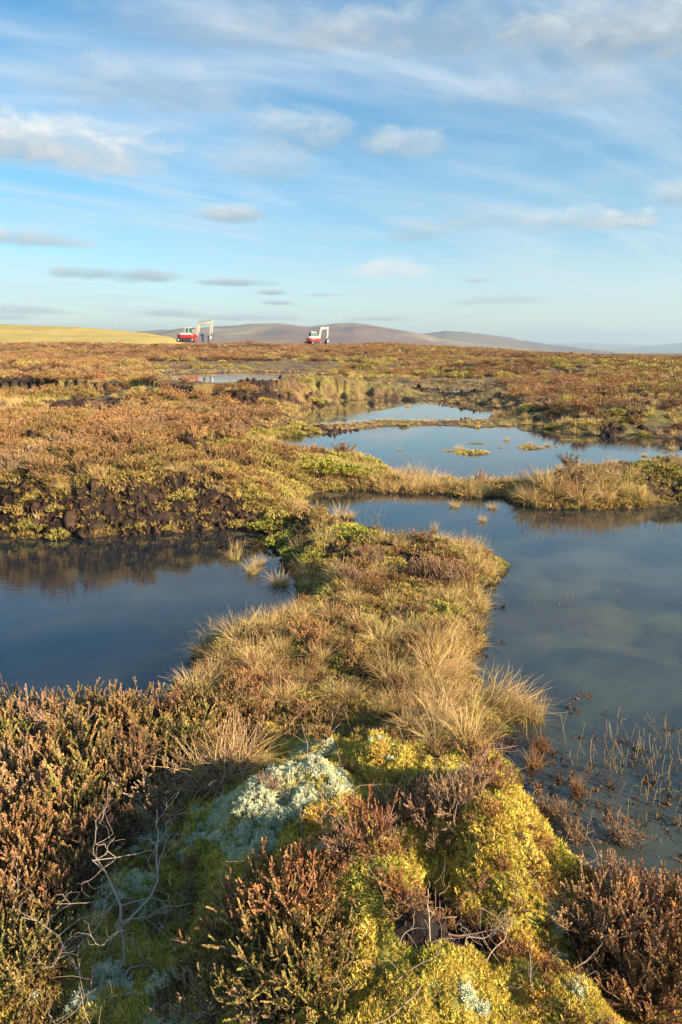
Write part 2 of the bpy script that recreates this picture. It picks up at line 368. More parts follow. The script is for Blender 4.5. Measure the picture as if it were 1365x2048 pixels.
mp = t.n('ShaderNodeMapping'); mp.inputs['Scale'].default_value = (1, 2.6, 1); mp.inputs['Rotation'].default_value = (0, 0, .35); t.L.new(P, mp.inputs[0])
rip = t.noise(mp.outputs[0], 9, 3, .55, .4); gate = t.ramp(t.noise(P, .45, 2, .5), .48, .62)
bp = t.n('ShaderNodeBump'); bp.inputs['Distance'].default_value = .004
t.L.new(t.math('MULTIPLY_ADD', gate, .30, .03), bp.inputs['Strength']); t.L.new(rip, bp.inputs['Height']); t.L.new(bp.outputs[0], b.inputs['Normal'])

def paint(name, col, rough=.45, metal=0.0, dirt=.35):
    m, t, b = new_mat(name); tcn = t.n('ShaderNodeTexCoord')
    n = t.ramp(t.noise(tcn.outputs['Object'], 2.2, 6, .65), .5, .75)
    t.L.new(t.mix(t.math('MULTIPLY', n, dirt), c4(*col), c4(.20, .15, .10)), b.inputs['Base Color'])
    b.inputs['Roughness'].default_value = rough; b.inputs['Metallic'].default_value = metal; return m
M_RED = paint('red_paint', (.58, .025, .02), .4); M_WHITE = paint('white_paint', (.66, .66, .62), .5, dirt=.45); M_CREAM = paint('cream_paint', (.47, .45, .37), .55, dirt=.4)
M_BLACK = paint('black_rubber', (.03, .03, .03), .8); M_STEEL = paint('steel', (.45, .46, .48), .3, .7); M_BLUE = paint('navy_cloth', (.035, .06, .22), .9, dirt=.05)
M_DARK = paint('dark_cloth', (.03, .03, .035), .9, dirt=.1); M_SKIN = paint('skin', (.50, .28, .20), .6, dirt=0); M_BROWN = paint('brown_cloth', (.10, .055, .035), .9, dirt=.1)
M_GLASS = paint('tinted_glass', (.03, .12, .14), .08, dirt=0); M_ORANGE = paint('orange_plastic', (.8, .25, .02), .4, dirt=0)

# ------------------------------------------------------------------ ground sheet
def in_poly(poly, px, py):
    P_ = np.array(poly, float); ins = np.zeros(np.shape(px), bool); n = len(P_)
    for i in range(n):
        ax, ay = P_[i]; bx, by = P_[(i + 1) % n]
        ins ^= ((ay > py) != (by > py)) & (px < (bx - ax) * (py - ay) / (by - ay + 1e-12) + ax)
    return ins
PEAT_BANK = [(-600, 1085), (-600, 1010), (0, 1000), (60, 1005), (110, 985), (190, 975), (240, 985), (300, 955), (360, 935), (410, 955), (450, 985), (490, 1010), (515, 1045), (530, 1080)]
PATH = [(535,1090),(560,1030),(760,1050),(1000,1100),(960,1250),(960,1400),(1010,1515),(900,1500),(720,1470),(560,1490),(500,1420),(400,1370),(400,1280),(620,1200)]
NEARHEATH = [(-900,1380),(400,1370),(500,1420),(530,1500),(470,1570),(380,1600),(270,1640),(220,1720),(160,1850),(110,2300),(-900,2300)]
LICHEN = [[(430,1665),(480,1590),(560,1540),(640,1520),(720,1560),(715,1620),(640,1640),(600,1690),(560,1740),(470,1740),(430,1700)], [(380,1600),(470,1575),(450,1640),(390,1640)], [(560,1500),(690,1490),(700,1525),(590,1530)],
          [(280,1620),(330,1640),(340,1700),(270,1720)], [(60,1990),(200,1990),(210,2060),(40,2060)], [(190,1930),(240,1930),(250,2000),(190,2000)], [(980,1960),(1060,1960),(1060,2050),(990,2050)], [(1080,1900),(1170,1930),(1180,2048),(1120,2048)], [(880,1990),(930,1990),(930,2040),(880,2040)]]
HOLLOW = [[(775,1765),(830,1755),(900,1820),(980,1860),(1050,1890),(1040,1925),(960,1915),(860,1920),(810,1880),(790,1820)], [(520,1400),(600,1400),(610,1450),(530,1460)], [(540,1640),(620,1635),(690,1650),(600,1665)], [(1300,960),(1420,970),(1420,1010),(1310,1000)],
          [(430,784),(560,784),(580,804),(500,808),(420,798)], [(0,755),(110,760),(90,785),(0,780)], [(1250,785),(1290,782),(1300,795),(1250,797)]]
def zones(x, y, h, d):
    px, py, dep = project(x, y, h); r = np.hypot(x, y)
    j = fbm(x, y, .25, 71, 3) * 60 * np.clip(3 / r, .15, 1.5)
    pxj, pyj = px + j, py + j * .4
    jb = fbm(x, y, .6, 75, 4) * 90 * np.clip(r / 7, .3, 1)
    peat = in_poly(PEAT_BANK, px + jb * 1.4, py + jb * .8).astype(float)
    for q in HOLLOW: peat = np.maximum(peat, in_poly(q, pxj, pyj))
    peat = np.maximum(peat, ((fbm(x, y, .9, 81, 3) > .33) & (r > 5) & (r < 60)).astype(float) * .85)
    peat = np.maximum(peat, sstep(.10, 0, d) * .8)
    peat = np.maximum(peat, (in_poly(PATH, px, py) & (fbm(x, y, .55, 86, 3) > .20)) * .9)
    lich = np.zeros(np.shape(px))
    for i_, q in enumerate(LICHEN): lich = np.maximum(lich, in_poly(q, pxj, pyj) * (1.0 if i_ < 4 else (fbm(x, y, .07, 97, 2) > .22)))
    path = in_poly(PATH, pxj, pyj).astype(float)
    nh = in_poly(NEARHEATH, pxj, pyj).astype(float)
    mound = ((py > 1440) & (path < .5) & (nh < .5)).astype(float) * (r < 4.5)
    mossn = sstep(.02, .22, fbm(x, y, 1.6, 91, 3)) * (r > 3)
    green = in_poly([(560,860),(800,880),(780,980),(600,1000),(540,1060),(420,930),(380,880)], pxj, py).astype(float)
    moss = np.clip(np.maximum(mound, np.maximum(mossn * .45 * (1 - path * .8), green * .75)), 0, 1)
    low = in_poly([(570,758),(1010,755),(1030,805),(860,800),(600,805)], px, py) | in_poly([(290,722),(680,722),(640,776),(320,776)], px, py) | in_poly([(540,834),(1020,836),(1060,852),(1000,858),(600,868)], px, py) | in_poly([(560,1025),(790,1035),(790,1080),(570,1060)], px, py)
    return dict(low=low.astype(float), px=px, py=py, peat=peat, lich=lich, path=path, nh=nh, mound=mound, moss=moss, r=r, green=green)

tha = np.concatenate([np.linspace(-180, -50, 60)[:-1], np.linspace(-50, -33, 70)[:-1], np.linspace(-33, 33, 760)[:-1], np.linspace(33, 50, 70)[:-1], np.linspace(50, 180, 60)[:-1]]) * math.pi / 180
ra = np.concatenate([np.geomspace(.25, 1.0, 30)[:-1], np.geomspace(1.0, 9, 330)[:-1], np.geomspace(9, 160, 330)[:-1], np.geomspace(160, 30000, 50)])
TH, RA = np.meshgrid(tha, ra); gx = RA * np.sin(TH); gy = RA * np.cos(TH)
gh, gd = height(gx.ravel(), gy.ravel(), True)
zn = zones(gx.ravel(), gy.ravel(), gh, gd)
nr, nt_ = TH.shape
V = np.stack([gx.ravel(), gy.ravel(), gh], 1)
ii = np.arange(nr - 1)[:, None] * nt_ + np.arange(nt_)[None, :]; jj = np.arange(nr - 1)[:, None] * nt_ + (np.arange(nt_) + 1)[None, :] % nt_
Q = np.stack([ii, ii + nt_, jj + nt_, jj], -1).reshape(-1, 4)[:, ::-1]
# close the small hole under the camera
V = np.concatenate([V, [[0, 0, float(gh[:nt_].mean())]]]); 
T = np.concatenate([Q[:, [0, 1, 2]], Q[:, [0, 2, 3]], np.stack([np.arange(nt_), (np.arange(nt_) + 1) % nt_, np.full(nt_, len(V) - 1)], 1)[:, ::-1]])
ext = lambda a: np.append(a, 0)
ground = link('ground', mesh_from('ground', V, T, [M_GROUND], smooth=True, attrs={'moss': ext(zn['moss']), 'peat': ext(zn['peat'])}))
tag(ground, 'brown moor ground of peat and litter sloping up to the low ridge', 'ground', kind='structure')

# water
wv = [(-60, -1, 0), (60, -1, 0), (60, 78, 0), (-60, 78, 0)]
water = link('water', mesh_from('water', wv, [(0, 1, 2, 3)], [M_WATER]))
tag(water, 'dark still bog pools reflecting the sky between the peat banks', 'water', kind='structure')
for k_, L_ in LEVEL.items():
    P_ = POOLS[k_]; c_ = P_.mean(0); e_ = P_ - c_; q_ = np.linalg.norm(e_, axis=1)[:, None]; E_ = c_ + e_ * (1 + .55 / q_); n_ = len(E_)
    V_ = [(a_, b_, L_) for a_, b_ in E_] + [(c_[0], c_[1], L_)]
    o = link('water', mesh_from('water', V_, [(i, (i + 1) % n_, n_) for i in range(n_)], [M_WATER]))
    tag(o, 'far bog pool lying on a higher terrace' if k_ == 'far' else 'narrow strip of far bog water', 'water', kind='structure')

# ray to ground placement
def place(px, py):
    px = np.atleast_1d(np.array(px, float)); py = np.atleast_1d(np.array(py, float)); n = len(px)
    ts = np.geomspace(.8, 170, 420); D = np.array([raydir(a, b) for a, b in zip(px, py)])
    xx = D[:, 0:1] * ts; yy = D[:, 1:2] * ts; zz = H + D[:, 2:3] * ts
    hh = np.maximum(height(xx.ravel(), yy.ravel()).reshape(xx.shape), 0)
    k = np.argmax(zz < hh, axis=1); i = np.arange(n)
    return xx[i, k], yy[i, k], hh[i, k]

# ------------------------------------------------------------------ distant hills
def hill_mat(name, c1, c2, c3, s):
    m, t, b = new_mat(name); geo = t.n('ShaderNodeNewGeometry')
    mp = t.n('ShaderNodeMapping'); mp.inputs['Scale'].default_value = (1, .5, 3); t.L.new(geo.outputs['Position'], mp.inputs[0])
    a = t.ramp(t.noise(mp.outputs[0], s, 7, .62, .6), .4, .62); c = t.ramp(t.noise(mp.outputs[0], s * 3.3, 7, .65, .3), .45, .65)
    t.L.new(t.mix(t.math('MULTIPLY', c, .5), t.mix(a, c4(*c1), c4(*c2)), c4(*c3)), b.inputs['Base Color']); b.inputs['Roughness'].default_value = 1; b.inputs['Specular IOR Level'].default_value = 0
    return m
def hill(name, tab, R0, R1, R2, mat, label, seed, amp, base=-14):
    th, te = sil(tab); a = np.linspace(th[0], th[-1], 260); r = np.concatenate([np.linspace(R0, R1, 70)[:-1], np.linspace(R1, R2, 30)])
    A, B = np.meshgrid(a, r); top = H + R1 * np.interp(A, th, te)
    k = np.where(B < R1, sstep(R0 - (R1 - R0) * .5, R1, B) * 1.0, 1 - sstep(R1, R2 * 1.0, B)); k0 = sstep(R0 - (R1 - R0) * .5, R1, np.array(R0)); k = np.where(B < R1, (k - k0) / (1 - k0), k)
    x = B * np.sin(A); y = B * np.cos(A)
    z = base + (top - base) * k + amp * fbm(x, y, R1 * .12, seed, 5, .5) * np.clip(k * 2, 0, 1) * (1 - .85 * np.exp(-((B - R1) / (R1 * .05)) ** 2))
    n, mth = A.shape; i = np.arange(n - 1)[:, None] * mth + np.arange(mth - 1)[None, :]
    Q = np.stack([i, i + 1, i + mth + 1, i + mth], -1).reshape(-1, 4)
    o = link(name, mesh_from(name, np.stack([x.ravel(), y.ravel(), z.ravel()], 1), Q, [mat], smooth=True))
    return tag(o, label, 'hill', kind='structure')
hill('ochre_hill', [(-900, 655), (-400, 648), (-100, 650), (0, 652), (100, 654.5), (170, 657), (250, 662), (300, 667), (340, 674), (365, 683), (420, 700)], 170, 380, 640,
     hill_mat('dry_grass_slope', (.52, .40, .14), (.43, .36, .12), (.34, .25, .10), .05), 'smooth ochre grass hill rising on the left behind the moor', 5, 1.2, base=-6)
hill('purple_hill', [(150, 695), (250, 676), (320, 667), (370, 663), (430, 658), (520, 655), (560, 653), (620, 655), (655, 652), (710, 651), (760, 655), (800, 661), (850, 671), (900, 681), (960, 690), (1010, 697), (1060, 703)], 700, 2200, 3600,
     hill_mat('heather_slope_shadows', (.19, .13, .12), (.30, .26, .17), (.11, .10, .12), .004), 'broad brown purple hill behind the two excavators', 15, 22)  # heather and grass tones, plus a bluish dark tone painting in cloud shadow patches
hill('right_hill', [(700, 700), (800, 684), (850, 672), (890, 667), (930, 669), (980, 676), (1040, 686), (1100, 693), (1160, 699), (1230, 704)], 1500, 3200, 4800,
     hill_mat('dark_slope', (.12, .09, .085), (.20, .15, .10), (.10, .08, .08), .003), 'darker rounded hill to the right of the broad hill', 25, 25)
hill('low_hill', [(950, 700), (1010, 693), (1060, 692), (1100, 694), (1180, 697), (1260, 702), (1330, 707)], 2600, 4200, 5600, hill_mat('pale_slope', (.20, .17, .10), (.28, .22, .12), (.12, .12, .10), .003), 'low brown rise in front of the blue far hills', 35, 14)
hill('blue_hill', [(1000, 697), (1060, 690), (1110, 687), (1180, 688), (1250, 690), (1330, 693), (1500, 692), (1800, 690)], 5000, 8200, 11500, hill_mat('far_slope', (.12, .13, .13), (.15, .15, .13), (.10, .11, .12), .001), 'pale blue hills on the far right horizon', 45, 25)
hill('far_right_hill', [(1200, 706), (1250, 701), (1300, 694), (1365, 687), (1450, 680), (1700, 672), (2000, 668)], 4200, 6200, 8600, hill_mat('far_wood_slope', (.08, .10, .09), (.12, .12, .09), (.07, .09, .08), .0015), 'blue grey hill rising at the right edge of the horizon', 55, 25)

# ------------------------------------------------------------------ plants (one prototype of each form)
PAL = {'russet': dict(tip=[(.56, .31, .12), (.64, .39, .18), (.44, .23, .09)], low=[(.20, .17, .045), (.26, .15, .05)], stem=(.23, .15, .11)),
       'tan':    dict(tip=[(.64, .42, .24), (.56, .34, .17), (.50, .28, .13)], low=[(.26, .18, .10), (.18, .15, .06)], stem=(.30, .21, .17)),
       'green':  dict(tip=[(.60, .42, .16), (.42, .36, .09), (.62, .36, .14)], low=[(.15, .18, .03), (.20, .20, .04)], stem=(.20, .14, .10)),
       'rusty':  dict(tip=[(.44, .22, .10), (.52, .28, .14), (.34, .16, .08)], low=[(.12, .08, .04), (.09, .09, .03)], stem=(.15, .10, .08))}
def heather(seed, pal, nst=36, nsh=8, nwh=13, spread=.8, hgt=1.0, leaf=.013, lw=.0065, shoot=(.10, .20), bare=.35):
    """unit-size bush (about 1 high); returns foliage and stems"""
    g = np.random.default_rng(seed); p = PAL[pal]; fo, st = Buf(), Buf()
    tips = np.array(p['tip']); lows = np.array(p['low'])
    BA, BD, CC, LL = [], [], [], []
    for i in range(nst):
        a = g.uniform(0, 2 * math.pi); lean = (g.uniform(0, 1) ** .7) * spread
        L = hgt * g.uniform(.62, 1.0) * (1 - .25 * lean)
        n = 7; Pn = np.zeros((n, 3)); Pn[0] = [g.normal(0, .05), g.normal(0, .05), -.05]
        dr = np.array([math.cos(a) * lean, math.sin(a) * lean, .55])
        for k in range(1, n):
            dr = dr / np.linalg.norm(dr); dr = dr + g.normal(0, .17, 3) + np.array([0, 0, .10])
            dr /= np.linalg.norm(dr); Pn[k] = Pn[k - 1] + dr * L / (n - 1)
        tube(st, Pn, np.linspace(.013, .005, n) * (.7 + .6 * g.random()), np.array(p['stem']) * g.uniform(.7, 1.2), np.array(p['stem']) * 1.2, 3)
        for s in range(nsh):
            f = bare + (1 - bare) * ((s + g.random()) / nsh); q = f * (n - 1); k = min(int(q), n - 2); base = Pn[k] + (Pn[k + 1] - Pn[k]) * (q - k)
            tdir = Pn[k + 1] - Pn[k]; tdir /= np.linalg.norm(tdir)
            ax = tdir * .6 + g.normal(0, .38, 3) + np.array([0, 0, .65]); ax /= np.linalg.norm(ax)
            if s == nsh - 1: base = Pn[-2]; ax = tdir + np.array([0, 0, .3]); ax /= np.linalg.norm(ax)
            SL = g.uniform(*shoot); bend = g.normal(0, .12, 3)
            tt = np.linspace(.05, 1, nwh); pts = base + np.outer(tt * SL, ax) + np.outer((tt * SL) ** 2, bend) * 2
            tube(st, np.array([base, base + ax * SL * .5, pts[-1]]), np.array([.005, .004, .003]), np.array(p['stem']) * .9, None, 3)
            _, u, v = frame(ax); tc_ = tips[g.integers(len(tips))] * g.uniform(.75, 1.3); lc_ = lows[g.integers(len(lows))] * g.uniform(.8, 1.2)
            gr = g.uniform(.0, .55)
            for c in range(3):
                an = tt * 40 + c * 2.1 + g.normal(0, .4, nwh)
                rad = np.outer(np.cos(an), u) + np.outer(np.sin(an), v)
                BA.append(pts); BD.append(ax * .9 + rad * .62 + g.normal(0, .12, (nwh, 3)))
                mixk = sstep(gr, gr + .4, tt * (.55 + .6 * f))[:, None]
                CC.append((lc_ * (1 - mixk) + tc_ * mixk) * g.uniform(.7, 1.35, (nwh, 1))); LL.append(np.full(nwh, leaf) * (1.15 - .5 * tt) * 1.9)
    leaves(fo, np.concatenate(BA), np.concatenate(BD), np.concatenate(LL), lw * 2, np.concatenate(CC), g)
    return fo, st
def tussock(seed, n=240, hgt=1.0, spread=.75, wid=.012, seg=5, green=.35, tilt=(0, 0), pal=0):
    g = np.random.default_rng(seed); V = []; T = []; C = []; off = 0
    straw = np.array([[.74, .52, .22], [.60, .40, .15], [.80, .62, .32], [.48, .29, .12]]); gre = np.array([[.24, .27, .06], [.34, .33, .09]])
    if pal: straw = np.array([[.48, .22, .09], [.38, .15, .06], [.55, .32, .14]])
    for i in range(n):
        a = g.uniform(0, 2 * math.pi); rr = .22 * math.sqrt(g.random()); b0 = np.array([rr * math.cos(a), rr * math.sin(a), -.05])
        a2 = a + g.normal(0, .7); lean = g.uniform(.05, 1) ** 1.1 * spread * (1 if g.random() < .75 else 2.6); L = hgt * g.uniform(.4, 1.1)
        dr = np.array([math.cos(a2) * lean + tilt[0], math.sin(a2) * lean + tilt[1], 1.0]); dr /= np.linalg.norm(dr)
        sdv = np.cross(dr, [g.normal(), g.normal(), .2]); sdv /= np.linalg.norm(sdv) + 1e-9
        p_ = b0.copy(); droop = g.uniform(.02, .34) * (.4 + lean); s0 = straw[g.integers(len(straw))] * g.uniform(.75, 1.2); g0 = gre[g.integers(2)]; gk = 1.0 if g.random() < green else .25
        wob = g.normal(0, .06, 3)
        kink = g.integers(1, seg) if g.random() < .22 else -1
        for k in range(seg + 1):
            if k == kink: dr = dr * .5 + np.array([g.normal(0, .6), g.normal(0, .6), -.5]); dr /= np.linalg.norm(dr)
            f = k / seg; wv_ = wid * (1 - .8 * f) * g.uniform(.9, 1.1)
            V += [p_ - sdv * wv_ / 2, p_ + sdv * wv_ / 2]
            mk = np.clip((f - .1) / .6, 0, 1); cc = (g0 * (1 - mk) + s0 * mk) * gk + s0 * (1 - gk)
            C += [cc, cc]
            if k < seg: a_ = off + 2 * k; T += [(a_, a_ + 1, a_ + 3), (a_, a_ + 3, a_ + 2)]
            p_ = p_ + dr * L / seg; dr = dr + np.array([math.cos(a2) * droop * .6, math.sin(a2) * droop * .6, -droop * (.6 + f)]) + wob; dr /= np.linalg.norm(dr)
        off += 2 * (seg + 1)
    bf = Buf(); bf.add(np.array(V), np.array(T), np.array(C)); return bf
def mosstuft(seed, n=38, c=((.78, .62, .13), (.66, .56, .11), (.78, .52, .15), (.46, .43, .08)), up=.8, lw=.17):
    g = np.random.default_rng(seed); bf = Buf(); a = g.uniform(0, 6.283, n); rr = .55 * np.sqrt(g.random(n))
    base = np.stack([rr * np.cos(a), rr * np.sin(a), np.full(n, -.35)], 1)
    dr = np.stack([np.cos(a) * g.uniform(.1, 1, n), np.sin(a) * g.uniform(.1, 1, n), np.full(n, up)], 1)
    cc = np.array(c)[g.integers(len(c), size=n)] * g.uniform(.7, 1.25, (n, 1))
    leaves(bf, base, dr, g.uniform(.7, 1.2, n), lw, cc, g)
    base2 = base + dr / np.linalg.norm(dr, axis=1)[:, None] * .5; leaves(bf, base2, dr + g.normal(0, .6, (n, 3)), .5, lw * .8, cc * 1.15, g)
    return bf
def cushion(seed, n=620):
    """a rounded pad of moss, about 1 across"""
    g = np.random.default_rng(seed); bf = Buf(); a = g.uniform(0, 6.283, n); rr = np.sqrt(g.random(n)) * .5
    z = .20 * np.sqrt(np.clip(1 - (rr / .52) ** 2, 0, 1)) * (1 + .3 * np.sin(a * 3 + seed)) - .03
    base = np.stack([rr * np.cos(a), rr * np.sin(a), z], 1); dr = np.stack([base[:, 0] * 2, base[:, 1] * 2, np.full(n, .8)], 1) + g.normal(0, .45, (n, 3))
    cs = np.array([(.46, .38, .10), (.40, .36, .08), (.48, .32, .13), (.30, .29, .07)]); cc = cs[g.integers(4, size=n)] * g.uniform(.7, 1.3, (n, 1))
    leaves(bf, base - [0, 0, .05], dr, g.uniform(.07, .15, n), .035, cc, g); return bf
def lichen(seed, n=9):
    g = np.random.default_rng(seed); bf = Buf()
    def grow(p, d, L, lv, c):
        q = p + d * L; tube(bf, [p, q], np.array([.045, .03]) * (.75 ** lv) * 1.3, c, c * 1.1, 3)
        if lv < 3:
            for _ in range(3 if lv < 2 else 2):
                e = d * .7 + g.normal(0, .55, 3) + np.array([0, 0, .12]); e /= np.linalg.norm(e); grow(q, e, L * g.uniform(.55, .8), lv + 1, c)
    for i in range(n):
        a = g.uniform(0, 6.283); d = np.array([math.cos(a) * .8 * g.random(), math.sin(a) * .8 * g.random(), .9]); d /= np.linalg.norm(d)
        c = np.array([.72, .76, .52]) * g.uniform(.8, 1.15); grow(np.array([math.cos(a) * .3 * g.random(), math.sin(a) * .3 * g.random(), -.2]), d, .42, 0, c)
    return bf
def branch(seed, forks=3, wig=.28, rad=.016, col=(.36, .28, .22), flat=.25, bush=.75, depth=3):
    """a crooked dead heather stem, about 1 long from its root at the origin"""
    g = np.random.default_rng(seed); bf = Buf(); c = np.array(col)
    def grow(p, d, L, r_, lv):
        n = 7; P_ = [p]
        for k in range(n - 1):
            d = d + g.normal(0, wig, 3) + np.array([0, 0, .05 * (1 - lv * .2)]); d /= np.linalg.norm(d); P_.append(P_[-1] + d * L / (n - 1))
        P_ = np.array(P_); tube(bf, P_, np.linspace(r_, r_ * .5, n), c * g.uniform(.75, 1.15), c * 1.15, 5 if lv == 0 else 4)
        if lv < depth:
            for s in range(forks + (1 if lv == 0 else 0)):
                k = int(g.integers(2, n)); e = (P_[k] - P_[k - 1]); e /= np.linalg.norm(e); e = e + g.normal(0, bush, 3) + np.array([0, 0, .2]); e /= np.linalg.norm(e)
                grow(P_[k], e, L * g.uniform(.4, .68), r_ * .5, lv + 1)
    grow(np.zeros(3), np.array([.75, 0, flat]) , 1.0, rad, 0)
    return bf
def clod(seed):
    g = np.random.default_rng(seed); n1_, n2_ = 7, 10; V = []; 
    for i in range(n1_ + 1):
        for k in range(n2_):
            a = math.pi * i / n1_; b_ = 2 * math.pi * k / n2_; V.append([math.sin(a) * math.cos(b_), math.sin(a) * math.sin(b_), math.cos(a) * .75])
    V = np.array(V) * .5
    V = V * (1 + 1.5 * np.array([[float(fbm(np.array(v[0] + seed), np.array(v[1] + v[2] * 1.7), .45, seed, 3))] for v in V])) + g.normal(0, .01, V.shape)
    T = []
    for i in range(n1_):
        for k in range(n2_):
            a, b_ = i * n2_ + k, i * n2_ + (k + 1) % n2_; T += [(a, a + n2_, b_ + n2_), (a, b_ + n2_, b_)]
    V = V * np.array([1.25, .8, .6]) + g.normal(0, .035, V.shape)
    bf = Buf(); bf.add(V, T, np.array([.040, .022, .015]) * g.uniform(.6, 1.4, (len(V), 1))); return bf

HP = []      # heather prototypes: (foliage mesh, stem mesh)
for k, (pal, kw) in enumerate([('russet', {}), ('russet', dict(nst=26, spread=.55)), ('tan', dict(nwh=8, nsh=8, bare=.45)), ('tan', dict(nwh=7, nst=26, spread=1.1, bare=.4)), ('green', {}), ('green', dict(nst=40, spread=.9)), ('rusty', dict(nwh=9))]):
    fo, st = heather(100 + k, pal, **kw); HP.append((fo.mesh('heather_foliage', M_HEATH), st.mesh('heather_stems', M_STEM), fo, st))
HI = {'russet': [0, 1], 'tan': [2, 3], 'green': [4, 5], 'rusty': [6]}
LP = []
for k, pal in enumerate(['russet', 'russet', 'tan', 'tan', 'green', 'green', 'rusty']):
    fo, st = heather(200 + k, pal, nst=20, nsh=7, nwh=6, leaf=.022, lw=.014, spread=1.0, shoot=(.12, .24), bare=.3)
    bf = Buf(); bf.add(*fo.arr()); bf.add(*st.arr()); LP.append(bf.mesh('heather_far', M_HEATH))
TP = [tussock(300, 260, wid=.013), tussock(301, 200, spread=.5, wid=.012, green=.6), tussock(302, 280, spread=1.0, wid=.012, green=.15), tussock(303, 240, spread=.6, tilt=(.55, .0), wid=.012), tussock(304, 120, spread=.35, wid=.014, green=.5), tussock(305, 150, spread=.5, pal=1, wid=.014, green=.1)]
TM = [b_.mesh('grass_blades', M_GRASS) for b_ in TP]
TL = [tussock(320 + k, 60, spread=.7 + .2 * k, wid=.035, seg=3, green=.3).mesh('grass_far', M_GRASS) for k in range(3)]
MT = [mosstuft(400 + k).mesh('moss_tuft', M_MOSS) for k in range(4)]
MC = [cushion(420 + k).mesh('moss_pad', M_MOSS) for k in range(3)]
LI = [lichen(430 + k).mesh('lichen_tuft', M_LICHEN) for k in range(3)]
CL = [clod(440 + k).mesh('clod', M_PEATC) for k in range(5)]
TW = [branch(450 + k, forks=1, depth=1, wig=.2, rad=.012, flat=.1, col=(.30, .21, .16)).mesh('twig', M_WOOD, True) for k in range(5)]
TD = [branch(470 + k, forks=2, depth=1, wig=.35, rad=.035, flat=.2, col=(.075, .045, .03)).mesh('dark_twig', M_WOOD) for k in range(4)] + [mosstuft(480, 12, ((.16, .08, .03), (.10, .06, .03)), up=.9, lw=.25).mesh('dark_sprig', M_HEATH)]
LT = []      # low turf: short mixed brown sprigs for the ground between bushes
for k in range(4):
    LT.append(mosstuft(460 + k, 22, ((.34, .20, .08), (.46, .31, .12), (.20, .13, .06), (.30, .26, .07)), up=.8, lw=.2).mesh('turf_tuft', M_HEATH))

# ------------------------------------------------------------------ instanced cover (one object each)
def stuff(name, pts, rot, scl, idx, protos, label, cat):
    n = len(pts); me = bpy.data.meshes.new(name + '_points'); me.vertices.add(n); me.vertices.foreach_set('co', np.asarray(pts, np.float32).ravel())
    a = me.attributes.new('rot', 'FLOAT_VECTOR', 'POINT'); a.data.foreach_set('vector', np.asarray(rot, np.float32).ravel())
    a = me.attributes.new('scl', 'FLOAT_VECTOR', 'POINT'); s3 = np.asarray(scl, np.float32); s3 = np.stack([s3] * 3, 1) if s3.ndim == 1 else s3; a.data.foreach_set('vector', s3.ravel())
    a = me.attributes.new('idx', 'INT', 'POINT'); a.data.foreach_set('value', np.asarray(idx, np.int32))
    o = link(name, me)
    ng = bpy.data.node_groups.new(name, 'GeometryNodeTree'); ng.interface.new_socket('Geometry', in_out='INPUT', socket_type='NodeSocketGeometry'); ng.interface.new_socket('Geometry', in_out='OUTPUT', socket_type='NodeSocketGeometry')
    N, L = ng.nodes, ng.links; gi = N.new('NodeGroupInput'); go = N.new('NodeGroupOutput'); jn = N.new('GeometryNodeJoinGeometry')
    def attr(nm, ty):
        q = N.new('GeometryNodeInputNamedAttribute'); q.data_type = ty; q.inputs['Name'].default_value = nm; return [s for s in q.outputs if s.enabled][0]
    ro, sc, ix = attr('rot', 'FLOAT_VECTOR'), attr('scl', 'FLOAT_VECTOR'), attr('idx', 'INT')
    for k, pm in enumerate(protos):
        po = bpy.data.objects.new(name + '_source', pm)
        oi = N.new('GeometryNodeObjectInfo'); oi.inputs['Object'].default_value = po; oi.inputs['As Instance'].default_value = False
        cmp_ = N.new('FunctionNodeCompare'); cmp_.data_type = 'INT'; cmp_.operation = 'EQUAL'; L.new(ix, cmp_.inputs[2]); cmp_.inputs[3].default_value = k
        ip = N.new('GeometryNodeInstanceOnPoints'); L.new(gi.outputs[0], ip.inputs['Points']); L.new(cmp_.outputs[0], ip.inputs['Selection']); L.new(oi.outputs['Geometry'], ip.inputs['Instance'])
        e2r = N.new('FunctionNodeEulerToRotation'); L.new(ro, e2r.inputs[0]); L.new(e2r.outputs[0], ip.inputs['Rotation']); L.new(sc, ip.inputs['Scale'])
        L.new(ip.outputs[0], jn.inputs[0])
    L.new(jn.outputs[0], go.inputs[0]); md = o.modifiers.new('scatter', 'NODES'); md.node_group = ng
    tag(o, label, cat, kind='stuff'); return o
def scatter(n, r0, r1, a0, a1, power=2.0):
    """points with density falling off as r**-power"""
    q = rng.random(n)
    e = 2 - power
    r = r0 * (r1 / r0) ** q if abs(e) < 1e-6 else (r0 ** e + q * (r1 ** e - r0 ** e)) ** (1 / e)
    a = rng.uniform(R(a0), R(a1), n); x = r * np.sin(a); y = r * np.cos(a); h, d = height(x, y, True)
    return x, y, h, d, zones(x, y, h, d)
def normals(x, y, e=.03):
    hx = (height(x + e, y) - height(x - e, y)) / (2 * e); hy = (height(x, y + e) - height(x, y - e)) / (2 * e); return hx, hy
def rots(x, y, n, tilt=.2, slope=0.0):
    rx = rng.normal(0, tilt, n); ry = rng.normal(0, tilt, n)
    if slope:
        hx, hy = normals(x, y); rx = rx + np.arctan(np.clip(hy, -1.5, 1.5)) * slope; ry = ry - np.arctan(np.clip(hx, -1.5, 1.5)) * slope
    return np.stack([rx, ry, rng.uniform(0, 6.283, n)], 1)

